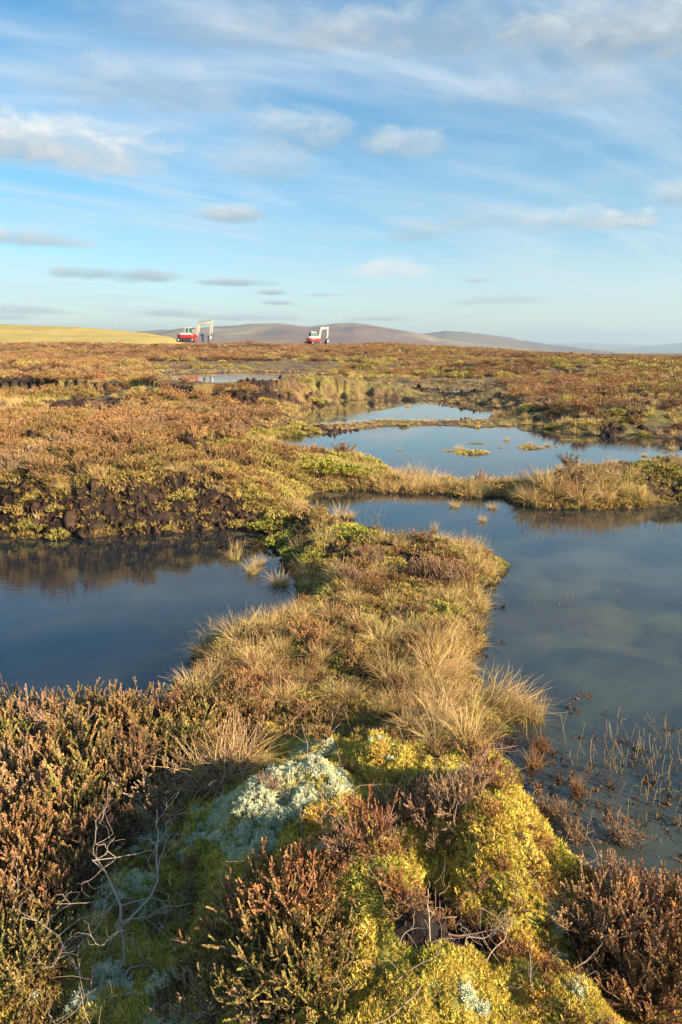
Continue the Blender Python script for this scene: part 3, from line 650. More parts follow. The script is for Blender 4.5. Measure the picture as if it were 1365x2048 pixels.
# moss on the mound and the damp edges
x, y, h, d, z = scatter(150000, .9, 4.6, -52, 52, 1.0)
k = (d > .0) & (z['peat'] < .5) & ((z['lich'] < .5) | (rng.random(len(x)) < .45)) & ((z['mound'] > .5) | (rng.random(len(x)) < .10)) 
x, y, h, r_ = x[k], y[k], h[k], z['r'][k]; n = len(x)
stuff('moss', np.stack([x, y, h + .002], 1), rots(x, y, n, .35, .8), np.clip(.0095 * r_ ** .55, .009, .019) * rng.uniform(.5, 1.7, n) * (1 + 1.2 * np.clip(fbm(x, y, .05, 14, 2), -.45, .6)), rng.integers(0, 4, n), MT, 'yellow green moss carpeting the near mound', 'moss')
# lichen
x, y, h, d, z = scatter(75000, .9, 4.2, -50, 50, 1.0)
k = (d > .05) & (((z['lich'] > .5) & (fbm(x, y, .12, 7, 3) > -.16)) | ((z['mound'] > .5) & (fbm(x, y, .22, 8, 3) > .34) & (rng.random(len(x)) < .6)))
x, y, h = x[k], y[k], h[k]; n = len(x)
stuff('reindeer_lichen', np.stack([x, y, h + .004], 1), rots(x, y, n, .35, .8), rng.uniform(.011, .030, n), rng.integers(0, 3, n), LI, 'pale grey green lichen cushions spread over the near mound', 'lichen')
# short turf between the plants, near to middle distance
x, y, h, d, z = scatter(120000, 1.1, 14, -40, 40, 1.6)
k = (d > .0) & ((z['peat'] < .6) | (rng.random(len(x)) < .30)) & (z['mound'] < .5)
x, y, h, r_ = x[k], y[k], h[k], z['r'][k]; n = len(x)
stuff('turf', np.stack([x, y, h], 1), rots(x, y, n, .4), .014 * r_ ** .6 * rng.uniform(.7, 1.5, n), rng.integers(0, 4, n), LT, 'short brown turf and litter between the bushes', 'turf')
# moss pads farther out
x, y, h, d, z = scatter(60000, 3.2, 75, -38, 38, 1.3)
k = (d > -.0) & ((z['peat'] < .6) | ((rng.random(len(x)) < .3) & (z['r'] < 14))) & (rng.random(len(x)) < (.25 * (z['peat'] > .6) + .12 * z['path'] + .015 + .105 * z['moss'] + .18 * z['green']) * (1 - .95 * z['low']))
x, y, h, r_ = x[k], y[k], h[k], z['r'][k]; n = len(x)
stuff('moss_pads', np.stack([x, y, h], 1), rots(x, y, n, .12), np.clip(.05 * r_ ** .75, .12, 1.1) * rng.uniform(.5, 1.5, n), rng.integers(0, 3, n), MC, 'lime and gold moss pads scattered over the middle moor', 'moss')
# peat clods on the bank face and in hollows
x, y, h, d, z = scatter(190000, 1.2, 34, -45, 38, 1.5)
k = (d > -.05) & (z['peat'] > .82) & (rng.random(len(x)) < .9)
x, y, h, r_ = x[k], y[k], h[k], z['r'][k]; n = len(x)
stuff('peat_clods', np.stack([x, y, h - .25 * .0085 * r_ ** .8], 1), rng.uniform(0, 6.28, (n, 3)), np.where(r_ < 3, .008, np.clip(.0085 * r_ ** .8, .014, .08)) * np.exp(rng.normal(0, .45, n)), rng.integers(0, 5, n), CL, 'lumps of dark wet peat on the bare bank faces', 'peat')
# fallen twigs
x, y, h, d, z = scatter(3400, 1.0, 7, -45, 45, 1.3)
k = (d > .02) & ((z['peat'] > .3) | (rng.random(len(x)) < .35)); x, y, h = x[k], y[k], h[k]; n = len(x)
rr = rots(x, y, n, .25, .8); stuff('fallen_twigs', np.stack([x, y, h + .006], 1), rr, rng.uniform(.05, .17, n), rng.integers(0, 5, n), TW, 'thin dead twigs lying on moss and bare peat', 'twigs')
# small heather sprigs poking through the moss
x, y, h, d, z = scatter(2600, 1.0, 4.4, -45, 45, 1.3)
k = (d > .04) & (z['mound'] > .5) & (fbm(x, y, .3, 15, 2) > .08); x, y, h = x[k], y[k], h[k]; n = len(x)
stuff('heather_sprigs', np.stack([x, y, h], 1), rots(x, y, n, .3), rng.uniform(.03, .075, n), rng.choice([0, 1, 2, 3, 4, 6], n), LP, 'small heather sprigs poking up through the near moss', 'heather')
# dark floating bits in the near right water
x, y, h, d, z = scatter(5500, 2.2, 7, -34, 42, 1.6)
cxw, cyw = unproj(1230, 1590); inp = np.exp(-(((x - cxw) / .55) ** 2 + ((y - cyw) / .55) ** 2)); cx2, cy2 = unproj(60, 1400)
k = (d < -.01) & ((rng.random(len(x)) < inp * .8) | (rng.random(len(x)) < .5 * np.exp(-((d + .02) / .06) ** 2)) | (rng.random(len(x)) < .5 * np.exp(-(((x - cx2) / .4) ** 2 + ((y - cy2) / .2) ** 2)))); x, y = x[k], y[k]; n = len(x)
stuff('floating_debris', np.stack([x, y, np.full(n, .002)], 1), np.stack([rng.normal(0, .15, n), rng.normal(0, .15, n), rng.uniform(0, 6.28, n)], 1), np.stack([rng.uniform(.02, .08, n), rng.uniform(.02, .08, n), rng.uniform(.015, .05, n)], 1), rng.integers(0, 5, n), TD, 'dark scraps of dead plants floating in the near pool', 'debris')

# ------------------------------------------------------------------ heather and grass: individuals for the largest, cover for the rest
REG = [  # (polygon in the layout, phrase)
 ([(-900,1340),(420,1340),(540,1420),(540,1600),(270,1640),(-900,1640)], 'on the near left bank beside the dark pool'),
 ([(-900,1640),(270,1640),(400,1640),(380,2300),(-900,2300)], 'in the bottom left corner below the near left bank'),
 ([(1060,1700),(2500,1700),(2500,2400),(1060,2400)], 'in the bottom right corner beside the water'),
 ([(380,1440),(1200,1440),(1200,2400),(380,2400)], 'on the mossy foreground mound'),
 ([(380,1240),(1060,1240),(1060,1520),(380,1520)], 'on the near half of the causeway'),
 ([(500,1030),(1060,1030),(1060,1240),(500,1240)], 'on the far half of the causeway'),
 ([(-900,850),(620,850),(620,1100),(-900,1100)], 'on the peat bank beyond the left pool'),
 ([(620,880),(1000,880),(1000,1030),(620,1030)], 'on the low bar before the middle pool'),
 ([(1000,880),(1900,880),(1900,1050),(1000,1050)], 'on the right end of the bar'),
 ([(-900,780),(620,780),(620,850),(-900,850)], 'on the left moor behind the peat bank'),
 ([(560,780),(1060,780),(1060,880),(560,880)], 'between the middle pool and the grassy pool'),
 ([(1060,780),(2500,780),(2500,880),(1060,880)], 'on the hummock right of the grassy pool'),
 ([(-900,600),(3000,600),(3000,780),(-900,780)], 'on the far moor below the ridge')]
def region(px, py):
    for i, (q, ph) in enumerate(REG):
        if in_poly(q, np.array([px]), np.array([py]))[0]: return i, ph
    return (99, 'beside the near right water')
LOOK = {'russet': 'russet tipped heather bush', 'tan': 'pale tan twiggy heather bush', 'green': 'green and orange heather bush', 'rusty': 'dark rust brown heather bush'}
GLOOK = ['straw coloured grass tussock', 'upright green and straw grass tussock', 'spreading golden grass tussock', 'wind combed grass tussock leaning over', 'thin upright grass tuft', 'rusty red grass tuft']

def dup(root, loc, rz, s, lab, grp, tilt=(0, 0)):
    r = root.copy(); COL.objects.link(r); r.location = loc; r.rotation_euler = (tilt[0], tilt[1], rz); r.scale = s if hasattr(s, '__len__') else (s, s, s); r['label'] = lab; r['group'] = grp
    for ch in root.children: c_ = ch.copy(); COL.objects.link(c_); c_.parent = r
    return r
HROOT = {}
def put_heather(pi, pal, loc, rz, s, lab, grp='heather bushes on the moor'):
    if pi not in HROOT:
        o = bpy.data.objects.new('heather_bush', None); COL.objects.link(o); tag(o, lab, 'heather', grp)
        link('foliage', HP[pi][0], o); link('stems', HP[pi][1], o); HROOT[pi] = o
        o.location = loc; o.rotation_euler = (0, 0, rz); o.scale = s if hasattr(s, '__len__') else (s, s, s); return o
    return dup(HROOT[pi], loc, rz, s, lab, grp)
def put_grass(gi, loc, rz, s, lab, grp='grass tussocks on the moor'):
    o = link('grass_tussock', TM[gi], None, loc); o.rotation_euler = (0, 0, rz); o.scale = s if hasattr(s, '__len__') else (s, s, s); return tag(o, lab, 'grass tussock', grp)

# hand placed heather: (px, py of its foot, height in m, look, own label)
HAND = [(60,1740,.24,'green',None),(110,1800,.22,'green',None),(30,1820,.24,'russet',None),(160,1790,.16,'rusty',None),(60,1930,.18,'green',None),(10,1930,.2,'green',None),(150,1680,.24,'green',None),(90,1690,.26,'russet',None),
 (270,1680,.13,'rusty',None),(320,1660,.13,'tan',None),(500,1900,.2,'russet',None),(560,1890,.2,'green',None),(590,1850,.19,'russet',None),(510,1830,.14,'russet',None),(550,1840,.16,'russet',None),(640,1800,.12,'russet',None),
 (600,2000,.15,'green',None),(520,2020,.16,'green',None),(440,1930,.13,'green',None),(380,1990,.10,'green',None),(270,1560,.24,'rusty',None),(150,1580,.3,'green',None),(90,1590,.3,'russet',None),(220,1450,.2,'russet',None),(270,1440,.2,'tan',None),
 (90,1440,.2,'tan',None),(30,1440,.2,'green',None),(400,1480,.22,'green',None),(330,1500,.2,'green',None),(480,1500,.2,'tan',None),(840,1640,.14,'tan',None),(780,1690,.12,'tan',None),(860,1610,.12,'tan',None),(700,1560,.08,'rusty',None),
 (1290,1840,.16,'tan',None),(1220,1850,.16,'russet',None),(1360,1870,.2,'russet',None),(1150,1900,.12,'rusty',None),(1300,2040,.2,'russet',None),(1090,1640,.10,'tan',None),(1150,1690,.10,'tan',None),(960,1540,.16,'russet',None),(870,1530,.14,'russet',None),(40,1560,.30,'green',None),(110,1530,.30,'tan',None),(180,1520,.30,'green',None),(60,1480,.24,'tan',None),(140,1470,.24,'green',None),(-40,1500,.28,'green',None),
 (235,1500,.31,'russet','tall orange tipped heather bush standing highest at the dark pool edge'),(300,1470,.24,'green',None),(350,1460,.22,'rusty',None),(400,1440,.22,'green',None),(450,1470,.26,'russet','rounded orange heather bush beside the tan tussock at the causeway root'),
 (500,1450,.2,'russet',None),(300,1540,.26,'green',None),(370,1530,.24,'green',None),(430,1530,.2,'rusty',None),(120,1620,.34,'green',None),(40,1640,.32,'tan',None),(190,1640,.30,'green',None),(250,1600,.26,'rusty',None),
 (330,1610,.20,'tan',None),(400,1590,.20,'tan',None),(460,1570,.2,'tan',None),(-60,1620,.3,'green',None),(0,1760,.30,'russet','bright orange spired heather at the left edge above the dead branches'),(70,1780,.26,'russet',None),
 (130,1740,.22,'green',None),(180,1710,.2,'rusty',None),(20,1880,.24,'russet',None),(80,1880,.18,'green',None),(-60,1850,.3,'russet',None),(0,1980,.2,'green',None),(230,1700,.16,'rusty',None),(120,1840,.16,'rusty',None),(-40,1700,.28,'green',None),
 (530,1880,.19,'russet','dense orange heather bush in the middle of the mound below the grey lichen'),(470,1850,.13,'russet',None),(590,1800,.13,'russet',None),(650,1750,.11,'russet',None),(690,1710,.12,'tan',None),
 (560,1960,.20,'green',None),(480,1980,.18,'green',None),(620,1940,.16,'green',None),(640,2020,.16,'green',None),(420,2040,.15,'tan','small pale heather sprig at the bottom edge left of centre'),(540,2060,.14,'tan',None),
 (540,1590,.075,'tan','tiny grey pink heather sprig rising from the lichen cushion'),(745,1700,.15,'russet','small gnarled heather like a tiny tree above the dark hollow'),
 (800,1660,.15,'tan',None),(860,1650,.15,'tan',None),(910,1620,.14,'tan',None),(760,1640,.13,'tan',None),(880,1700,.10,'tan',None),(960,1580,.13,'tan',None),(820,1600,.12,'green',None),
 (1190,1900,.22,'tan',None),(1260,1890,.24,'russet','broad orange heather bush leaning over the bottom right bank'),(1330,1920,.25,'tan',None),(1300,1990,.25,'tan',None),(1370,2010,.25,'russet',None),(1240,1960,.2,'tan',None),(1180,1960,.14,'rusty',None),
 (1230,1810,.17,'tan','pale bare heather sprigs on the shore above the bottom right bushes'),(1270,1790,.12,'rusty','small dark red heather at the water edge bottom right'),(1345,1840,.14,'rusty',None),(1400,1900,.2,'russet',None),
 (1130,1650,.13,'tan','pale heather sprigs overhanging the water from the mossy mound'),(1080,1500,.09,'rusty',None),(500,1400,.2,'russet',None),(980,1500,.14,'rusty',None),(1010,1570,.11,'tan',None),
 (700,1170,.2,'tan',None),(740,1130,.22,'tan',None),(890,1170,.28,'tan','broad pale heather bush at the tip of the causeway'),(850,1160,.26,'tan',None),(930,1180,.25,'russet',None),(690,1310,.14,'rusty',None),(800,1390,.14,'rusty',None),(840,1240,.12,'rusty',None),
 (560,1380,.12,'rusty',None),(600,1440,.12,'russet',None),(650,1490,.12,'russet',None),(1155,1600,.08,'rusty',None),(1240,1690,.14,'tan','bare grey heather twigs standing in the near right water')]
# hand placed grass: (px, py, height, form, label, squash)
HANDG = [(600,1222,.16,2,None),(560,1245,.17,0,None),(520,1252,.18,2,None),(955,1262,.17,1,None),(945,1305,.17,0,None),(925,1345,.18,2,None),(960,1225,.16,0,None),(978,1140,.16,2,None),(955,1108,.18,0,None),(765,1088,.18,1,None),(800,1100,.16,0,None),(630,1180,.15,2,None),(610,1145,.16,0,None),(700,1210,.14,2,None),(780,1210,.15,0,None),(850,1230,.14,2,None),(430,1350,.18,0,None),(415,1310,.2,2,None),
 (870,1062,.12,4,None),(965,1045,.10,0,None),(700,1035,.14,2,None),(1215,940,.12,0,None),(1180,884,.10,1,None),(1290,915,.12,2,None),(800,900,.08,4,None),(1170,862,.12,0,None),(1350,940,.16,0,None),(1345,900,.16,2,None),(470,1100,.12,4,None),(520,1130,.12,0,None),
 (1000,1435,.29,3,'wind combed golden tussock leaning into the right pool'),(975,1415,.24,3,None),(1030,1440,.2,3,None),(945,1440,.20,1,None),(1065,1450,.20,4,'green shooted tuft at the water end of the leaning tussock'),(505,1150,.17,1,'straw tussock in the left pool, leftmost of the pair by the causeway'),
 (560,1175,.19,2,'round straw tussock in the left pool close to the causeway'),(625,1155,.18,2,None),(470,1120,.16,4,None),(680,1040,.24,4,'pale tuft standing in the channel beside the green moss'),(440,1290,.25,2,None),(480,1280,.27,2,None),(530,1270,.22,2,None),(460,1330,.24,2,None),(510,1330,.22,0,None),
 (560,1310,.2,1,None),(600,1250,.2,0,None),(660,1240,.19,0,None),(440,1570,.26,2,'arching orange tinged tussock on the left beside the lichen mound'),(480,1540,.22,2,None),(940,1200,.26,0,None),(900,1210,.24,1,None),(945,1140,.24,1,'green based tussock on the far tip of the causeway'),
 (650,1090,.24,1,None),(600,1110,.2,1,None),(880,1290,.24,0,None),(900,1330,.26,2,None),(860,1350,.24,0,None),(760,1290,.22,2,None),(820,1270,.20,0,None),(720,1260,.2,0,None),(780,1370,.24,0,None),(840,1420,.18,2,None),
 (880,1440,.20,0,None),(920,1470,.19,1,None),(870,1490,.17,2,None),(820,1460,.15,2,None),(940,1500,.20,1,None),(640,1330,.17,1,None),(700,1400,.16,2,None),(600,1390,.16,0,None),(760,1430,.16,1,None),(1060,1010,.30,0,'tall straw tussock at the left end of the far bar'),
 (1110,1000,.34,0,None),(1160,1005,.34,2,None),(1210,1005,.30,0,None),(1250,1000,.30,1,None),(1280,1005,.22,0,None),(1090,985,.34,0,None),(1140,985,.3,5,None),(1190,975,.3,2,None),(830,955,.3,0,None),(860,960,.28,2,None),(800,955,.25,2,None),(890,965,.2,0,None),
 (960,968,.22,2,None),(910,1015,.13,2,'low straw tussock islet in the right pool below the bar, left one'),(985,1018,.12,2,'low straw tussock islet in the right pool below the bar, right one'),(1120,938,.14,2,'small straw islet in front of the bar in the middle pool'),
 (920,902,.17,2,'largest mossy grass islet in the middle pool'),(955,905,.08,1,None),(1058,893,.19,2,'grass tuft on the lime moss islet in the middle pool'),(1095,894,.13,2,None),(1014,881,.12,2,None),(1117,866,.10,2,None),(700,1310,.16,0,None),
 (1070,1540,.12,5,'rusty red tuft standing in the water near the mound'),(1090,1510,.07,5,None),(1155,1585,.08,5,'small yellow and rust tuft among floating debris')]
hb = place([a[0] for a in HAND], [a[1] for a in HAND]); gb = place([a[0] for a in HANDG], [a[1] for a in HANDG])
for i, (px, py, s, pal, lab) in enumerate(HAND):
    pi = random.choice(HI[pal]); s *= 1.12
    sc = (s * random.uniform(1.0, 1.3), s * random.uniform(1.0, 1.3), s * random.uniform(.9, 1.1))
    put_heather(pi, pal, (hb[0][i], hb[1][i], max(hb[2][i], 0) - .01), random.uniform(0, 6.28), sc, lab or f'{LOOK[pal]} {region(px, py)[1]}')
for i, (px, py, s, gi_, lab) in enumerate(HANDG):
    rz = random.uniform(-.5, .5) if gi_ == 3 else random.uniform(0, 6.28); s *= .85 if 1180 < py < 1500 and px < 960 else 1.0
    put_grass(gi_, (gb[0][i], gb[1][i], max(gb[2][i], 0)), rz, (s * 1.15, s * 1.15, s), lab or f'{GLOOK[gi_]} {region(px, py)[1]}')

for px, py, w_, hg, lab in [(945,906,.62,.30,'long mossy islet under the largest grass islet in the middle pool'),(1062,896,.50,.22,'lime moss islet right of centre in the middle pool'),(955,887,.34,.10,'flat moss raft behind the largest islet'),(1142,880,.42,.08,'flat green moss raft at the back right of the middle pool'),
      (1000,896,.16,.08,'tiny moss scrap between the two islets'),(900,902,.30,.12,'brown moss at the left end of the largest islet'),(1112,894,.16,.06,'tiny green scrap right of the lime moss islet'),(1330,905,.22,.08,'little moss scrap at the right end of the middle pool')]:
    X_, Y_ = unproj(px, py); o = link('moss_islet', MC[int(rng.integers(3))], None, (X_, Y_, -.005)); o.scale = (w_ * 1.1, w_ * .7, hg); tag(o, lab, 'moss', 'moss islets in the middle pool')
GM = cushion(428).arr(); gb_ = Buf(); gb_.add(GM[0], GM[1], GM[2] * np.array([.80, .98, .60])); GMM = gb_.mesh('green_moss', M_MOSS)
for px, py, w_, lab in [(722,1078,.42,'vivid green moss cushion at the waterline of the causeway beside the reeds'),(690,1068,.34,'green moss cushion just left of the vivid one on the causeway'),(600,1112,.34,'green moss behind the round tussocks in the left pool'),(570,1085,.4,'bright green moss where the causeway meets the peat bank'),
      (540,1058,.4,'green moss at the right end of the peat bank'),(640,1120,.3,'green moss patch in the middle of the causeway neck'),(690,950,.5,'green moss mound on the slope left of the bar'),(650,935,.5,'yellow green moss mound higher on the slope left of the bar'),(1000,1462,.09,'tiny bright green plants under the leaning tussock'),(1000,1545,.14,'green moss clump at the right edge of the mossy mound')]:
    X_, Y_, Z_ = [float(q[0]) for q in place([px], [py])]; o = link('green_moss', GMM, None, (X_, Y_, Z_ + .01)); o.scale = (w_ * 1.3, w_, w_ * .8); o.rotation_euler = (0, 0, random.uniform(0, 6)); tag(o, lab, 'moss', 'green moss cushions')
def split(x, y, h, s, nmax):
    px, py, dep = project(x, y, h + s * .5); size = np.where((px > 5) & (px < 1360) & (py < 2040) & (py > 600), s / np.maximum(dep, .1), 0)
    o = np.argsort(-size); return o[:nmax], o[nmax:], px, py
# heather field
x, y, h, d, z = scatter(90000, 3.2, 122, -42, 42, 1.15)
rr_ = z['r']; hn = fbm(x, y, 2.4, 111, 3); hn2 = fbm(x, y, 9.0, 112, 3)
pr = np.clip(.42 + 1.5 * hn + .8 * hn2, .06, 1) * (1 - .82 * z['path']) * (1 - z['green'] * .45) * sstep(.12, .6, d / (1 + .02 * rr_))
pr = pr + .24 * z['path']
pr = pr * np.where(z['peat'] > .5, np.where(rr_ < 12, .22, .12), 1) * (1 - .30 * z['moss']) * (1 - .97 * z['low'])
nearcut = np.where((z['py'] > 1380) & (rr_ < 4.5), 0.0, 1.0)
k = rng.random(len(x)) < pr * nearcut * np.where(rr_ > 60, 1.0, .60)
x, y, h, r_, d_ = x[k], y[k], h[k], rr_[k], d[k]; n = len(x)
sz = rng.uniform(.20, .40, n) * np.where(rng.random(n) < .18, 1.35, 1) * np.clip(.75 + .012 * r_, .7, 1.7) * np.clip(.45 + d_ / (.3 + .05 * r_), .45, 1)
sz = np.where(r_ > 85, sz * .75, sz) * (1 - .45 * z['path'][k])
pn = fbm(x, y, 3.0, 113, 3) * .8 + fbm(x, y, 11.0, 114, 3) * 1.1 + rng.normal(0, .14, n)
palk = np.where(pn > .52, 4, np.where(pn > .02, 0, np.where(pn > -.26, 2, 6))) + 0
palk = np.where(palk < 6, palk + rng.integers(0, 2, n), palk)
PN = ['russet', 'russet', 'tan', 'tan', 'green', 'green', 'rusty']
top, rest, ppx, ppy = split(x, y, h, sz, 300 - len(HAND))
for i in top:
    s = float(sz[i]); pi = int(palk[i])
    put_heather(pi, PN[pi], (x[i], y[i], h[i] - .01), random.uniform(0, 6.28), (s * random.uniform(1, 1.4), s * random.uniform(1, 1.4), s * random.uniform(.75, 1)), f'{LOOK[PN[pi]]} {region(ppx[i], ppy[i])[1]}')
n = len(rest); s3 = np.stack([sz[rest] * rng.uniform(1, 1.5, n), sz[rest] * rng.uniform(1, 1.5, n), sz[rest] * rng.uniform(.7, 1, n)], 1)
stuff('heather_cover', np.stack([x[rest], y[rest], h[rest] - .02], 1), rots(x[rest], y[rest], n, .06), s3, palk[rest], LP, 'brown and russet heather covering the moor out to the ridge', 'heather')
# grass field
x, y, h, d, z = scatter(90000, 2.6, 118, -42, 42, 1.3)
rr_ = z['r']; gn = fbm(x, y, 1.8, 121, 3) + 1.1 * fbm(x, y, 7.0, 122, 3)
shore = np.exp(-(d / (.25 + .025 * rr_)) ** 2)
pr = np.clip(.20 + 1.7 * gn, .02, 1) * .55 + shore * .5 * (z['green'] < .5) * (1 - .5 * z['path']) + z['path'] * .07
isl = ((d < 0) & (d > -4) & in_poly([(600,800),(1010,803),(1010,840),(600,840)], *project(x, y, 0 * x)[:2]) & (fbm(x, y, .8, 130, 3) > .15))
pr = pr + .7 * in_poly([(540,836),(1020,838),(1060,852),(1000,858),(600,868)], z['px'], z['py']) + .5 * in_poly([(620,940),(760,930),(1000,960),(1040,1000),(900,985),(640,985)], z['px'], z['py'])
pr = pr * np.where(z['peat'] > .6, .05, 1) * (d > .0) * np.where((z['py'] > 1430) & (rr_ < 4.5), 0., 1.) + isl * .8
k = rng.random(len(x)) < pr * .62
x, y, h, r_, pth = x[k], y[k], np.maximum(h[k], 0), rr_[k], z['path'][k]; n = len(x)
sz = rng.uniform(.12, .26, n) * np.clip(.8 + .010 * r_, .8, 1.7) * np.where(isl[k], .45, 1) * (1 - .6 * z['low'][k]) * (1 - .25 * pth) * np.where(pth > .5, rng.uniform(.55, 1.35, n), 1)
gk = rng.integers(0, 3, n)
top, rest, ppx, ppy = split(x, y, h, sz, 300 - len(HANDG))
for i in top:
    gi_ = int(rng.integers(0, 5)); gi_ = 2 if gi_ == 3 else gi_; s = float(sz[i])
    put_grass(gi_, (x[i], y[i], h[i]), random.uniform(0, 6.28), (s * 1.15, s * 1.15, s * random.uniform(.7, 1)), f'{GLOOK[gi_]} {region(ppx[i], ppy[i])[1]}')
n = len(rest); stuff('grass_cover', np.stack([x[rest], y[rest], h[rest]], 1), rots(x[rest], y[rest], n, .08), np.stack([sz[rest] * 1.2, sz[rest] * 1.2, sz[rest]], 1), gk[rest], TL, 'straw coloured moor grass growing between the heather', 'grass')

# ------------------------------------------------------------------ dead branches, reeds
BR = [branch(500 + k, forks=3, depth=3, wig=.34, rad=.014, flat=f_, bush=.6, col=(.35, .28, .23)).mesh('dead_branch', M_WOOD, True) for k, f_ in enumerate([.2, .6, .35, 1.2])]
BW = [branch(510 + k, forks=2, depth=1, wig=.30, rad=.012, flat=f_, bush=.5, col=(.50, .40, .30)).mesh('dead_branch', M_WOOD, True) for k, f_ in enumerate([.9, .4, 1.6])]
BRS = [(230,1870,.4,80,BR,2,'grey stems rising from the middle of the dead tangle at bottom left'),(270,1900,.38,130,BR,0,'crooked stems crossing over the dead tangle at bottom left'),(190,2000,.36,90,BR,0,'twisted grey stems at the foot of the dead tangle'),(140,1930,.3,60,BR,3,'fine grey twigs at the left side of the dead tangle'),(330,1880,.3,140,BR,2,'bare grey stems lying right of the dead tangle'),
   # px, py, length, angle deg, mesh list, idx, label
 (250,1950,.52,100,BR,1,'largest silvery dead heather branch forking upward at bottom left'),(220,1900,.5,85,BR,3,'upright tangle of grey dead stems at bottom left'),(160,1970,.4,120,BR,1,'low knot of pale twigs left of the big dead branch'),(240,1980,.4,60,BR,2,'grey branch lying right of the big dead branch'),
 (90,1950,.24,150,BR,2,'thin grey branch near the left bottom corner'),(300,2020,.5,160,BR,0,'thick reddish dead stem along the bottom edge'),(420,1840,.22,150,BR,0,'grey branch lying on dark moss left of the orange heather'),(480,1800,.18,170,BW,1,'pale crooked twig on the dark moss'),
 (430,1910,.20,100,BW,0,'pale hooked twig standing up from the dark moss'),(330,1720,.2,100,BR,2,'dead twigs among lichen under the left heather'),(250,1640,.24,60,BR,1,'pale dead branch in the shade of the left heather'),(300,1650,.24,130,BR,1,'grey twisted twigs behind the lichen at left'),
 (350,1640,.2,160,BR,0,'reddish bare branch lying at the left foot of the lichen mound'),(30,1560,.2,80,BW,0,'bleached forked twig at the left edge in green heather'),(55,1680,.16,70,BW,2,'bleached curved twig at the left edge above orange heather'),(210,1480,.2,100,BW,0,'bleached twigs poking through heather near the pool'),
 (215,1540,.2,150,BW,1,'bright bare branch under the tall orange heather'),(310,1500,.15,100,BW,2,'thin bare fork in green heather behind the near bank'),(860,1900,.18,100,BW,0,'stout pale stick standing in the dark hollow'),(930,1900,.16,70,BR,2,'brown roots at the lip of the dark hollow'),(1010,1880,.16,120,BR,1,'twisted roots in the right part of the dark hollow'),
 (800,1900,.14,60,BW,2,'thin root curling at the left end of the dark hollow'),(900,1780,.2,20,BR,0,'long bare stem lying above the dark hollow'),(960,1810,.2,170,BR,0,'bare stem trailing down the moss right of the hollow'),(1060,1990,.13,85,BW,0,'small white forked twig below the hollow'),(740,1770,.12,95,BW,2,'knotted trunk stub under the tiny tree shaped heather'),
 (1150,1840,.13,110,BW,2,'pale hook of twig at the right edge of the moss'),(1240,1990,.34,110,BR,0,'dark stems sweeping under the bottom right heather'),(1330,2030,.3,120,BR,2,'grey stems at the bottom right corner'),(560,1410,.3,10,BR,0,'bleached grey stems lying on the path by the tan heather'),(640,1400,.28,20,BR,2,'pale stems lying across the causeway'),
 (1010,1620,.16,150,BR,0,'brown bark like stems on the right moss slope'),(1065,1600,.12,80,BW,2,'white twig at the water edge of the moss slope'),(1200,1760,.26,60,BR,1,'black submerged branch in the near right water')]
bx, by, bz = place([a[0] for a in BRS], [a[1] for a in BRS])
for i, (px, py, L_, an, lst, j_, lab) in enumerate(BRS):
    o = link('dead_branch', lst[j_], None, (bx[i], by[i], max(bz[i], 0) + .012)); o.rotation_euler = (random.uniform(-.2, .2), random.uniform(-.1, .1), R(an)); L_ *= .62; o.scale = (L_, L_, L_ * .85); tag(o, lab, 'branch', 'dead heather branches')
def reeds(seed, n, hgt, rad, col=((.46, .33, .17), (.34, .20, .10), (.28, .26, .10))):
    g = np.random.default_rng(seed); bf = Buf()
    for i in range(n):
        p = np.array([g.normal(0, rad), g.normal(0, rad), -.03]); L = hgt * g.uniform(.45, 1.1); a = g.uniform(0, 6.28); ln = g.uniform(0, .5)
        d_ = np.array([math.cos(a) * ln, math.sin(a) * ln, 1.]); d_ /= np.linalg.norm(d_); bent = g.random() < .3; P_ = [p]
        for k in range(5):
            if bent and k == 3: d_ = np.array([math.cos(a) * .9, math.sin(a) * .9, -.35])
            d_ = d_ + g.normal(0, .08, 3); d_ /= np.linalg.norm(d_); P_.append(P_[-1] + d_ * L / 5)
        tube(bf, np.array(P_), np.linspace(.0022, .001, 6), np.array((.07, .06, .03)), np.array(col[g.integers(3)]), 3)
    return bf.mesh('reeds', M_GRASS)
for sd_, px, py, n_, hg, rd, lab in [(1,1300,1530,80,.15,.17,'large stand of brown reeds at the right edge of the near pool'),(2,1365,1560,60,.15,.15,'reeds cut by the right edge of the photo'),(3,1205,1555,7,.26,.05,'few tall bent straw reeds standing above floating debris'),(4,1230,1530,3,.22,.03,'single thin reed pair left of the large reed stand'),
      (5,1130,1210,6,.14,.10,'small group of pale stalks in the middle of the right pool'),(6,1220,1185,4,.10,.08,'sparse stalks right of the small pale group'),(7,880,1070,14,.10,.14,'low reddish stalks behind the causeway tip'),(8,750,1060,16,.30,.08,'green and tan reeds beside the bright moss on the causeway'),
      (9,480,1110,8,.26,.06,'thin reeds in the left pool near the causeway'),(10,10,1400,4,.30,.04,'lone upright stalk at the left edge of the dark pool'),(11,1100,1470,8,.22,.06,'thin green reeds at the tip of the leaning tussock'),(12,1290,1620,26,.05,.10,'dark short stubble poking from the near right water'),
      (13,1330,1660,20,.07,.10,'dark stalks by the right edge below the large reed stand'),(14,1150,1570,30,.07,.13,'rust coloured stubble among the floating debris'),(15,1330,1060,14,.16,.12,'sparse black twiggy plant far right in the pool'),(16,650,1010,18,.2,.2,'pale stalks in the narrow channel by the causeway'),
      (17,930,1090,18,.22,.12,'pale reeds behind the tip of the causeway'),(18,1350,1470,10,.2,.08,'thin stalks above the large reed stand at the right edge')]:
    X_, Y_ = unproj(px, py); tag(link('reed_clump', reeds(600 + sd_, n_, hg, rd), None, (X_, Y_, 0)), lab, 'reeds', 'reeds standing in the pools')

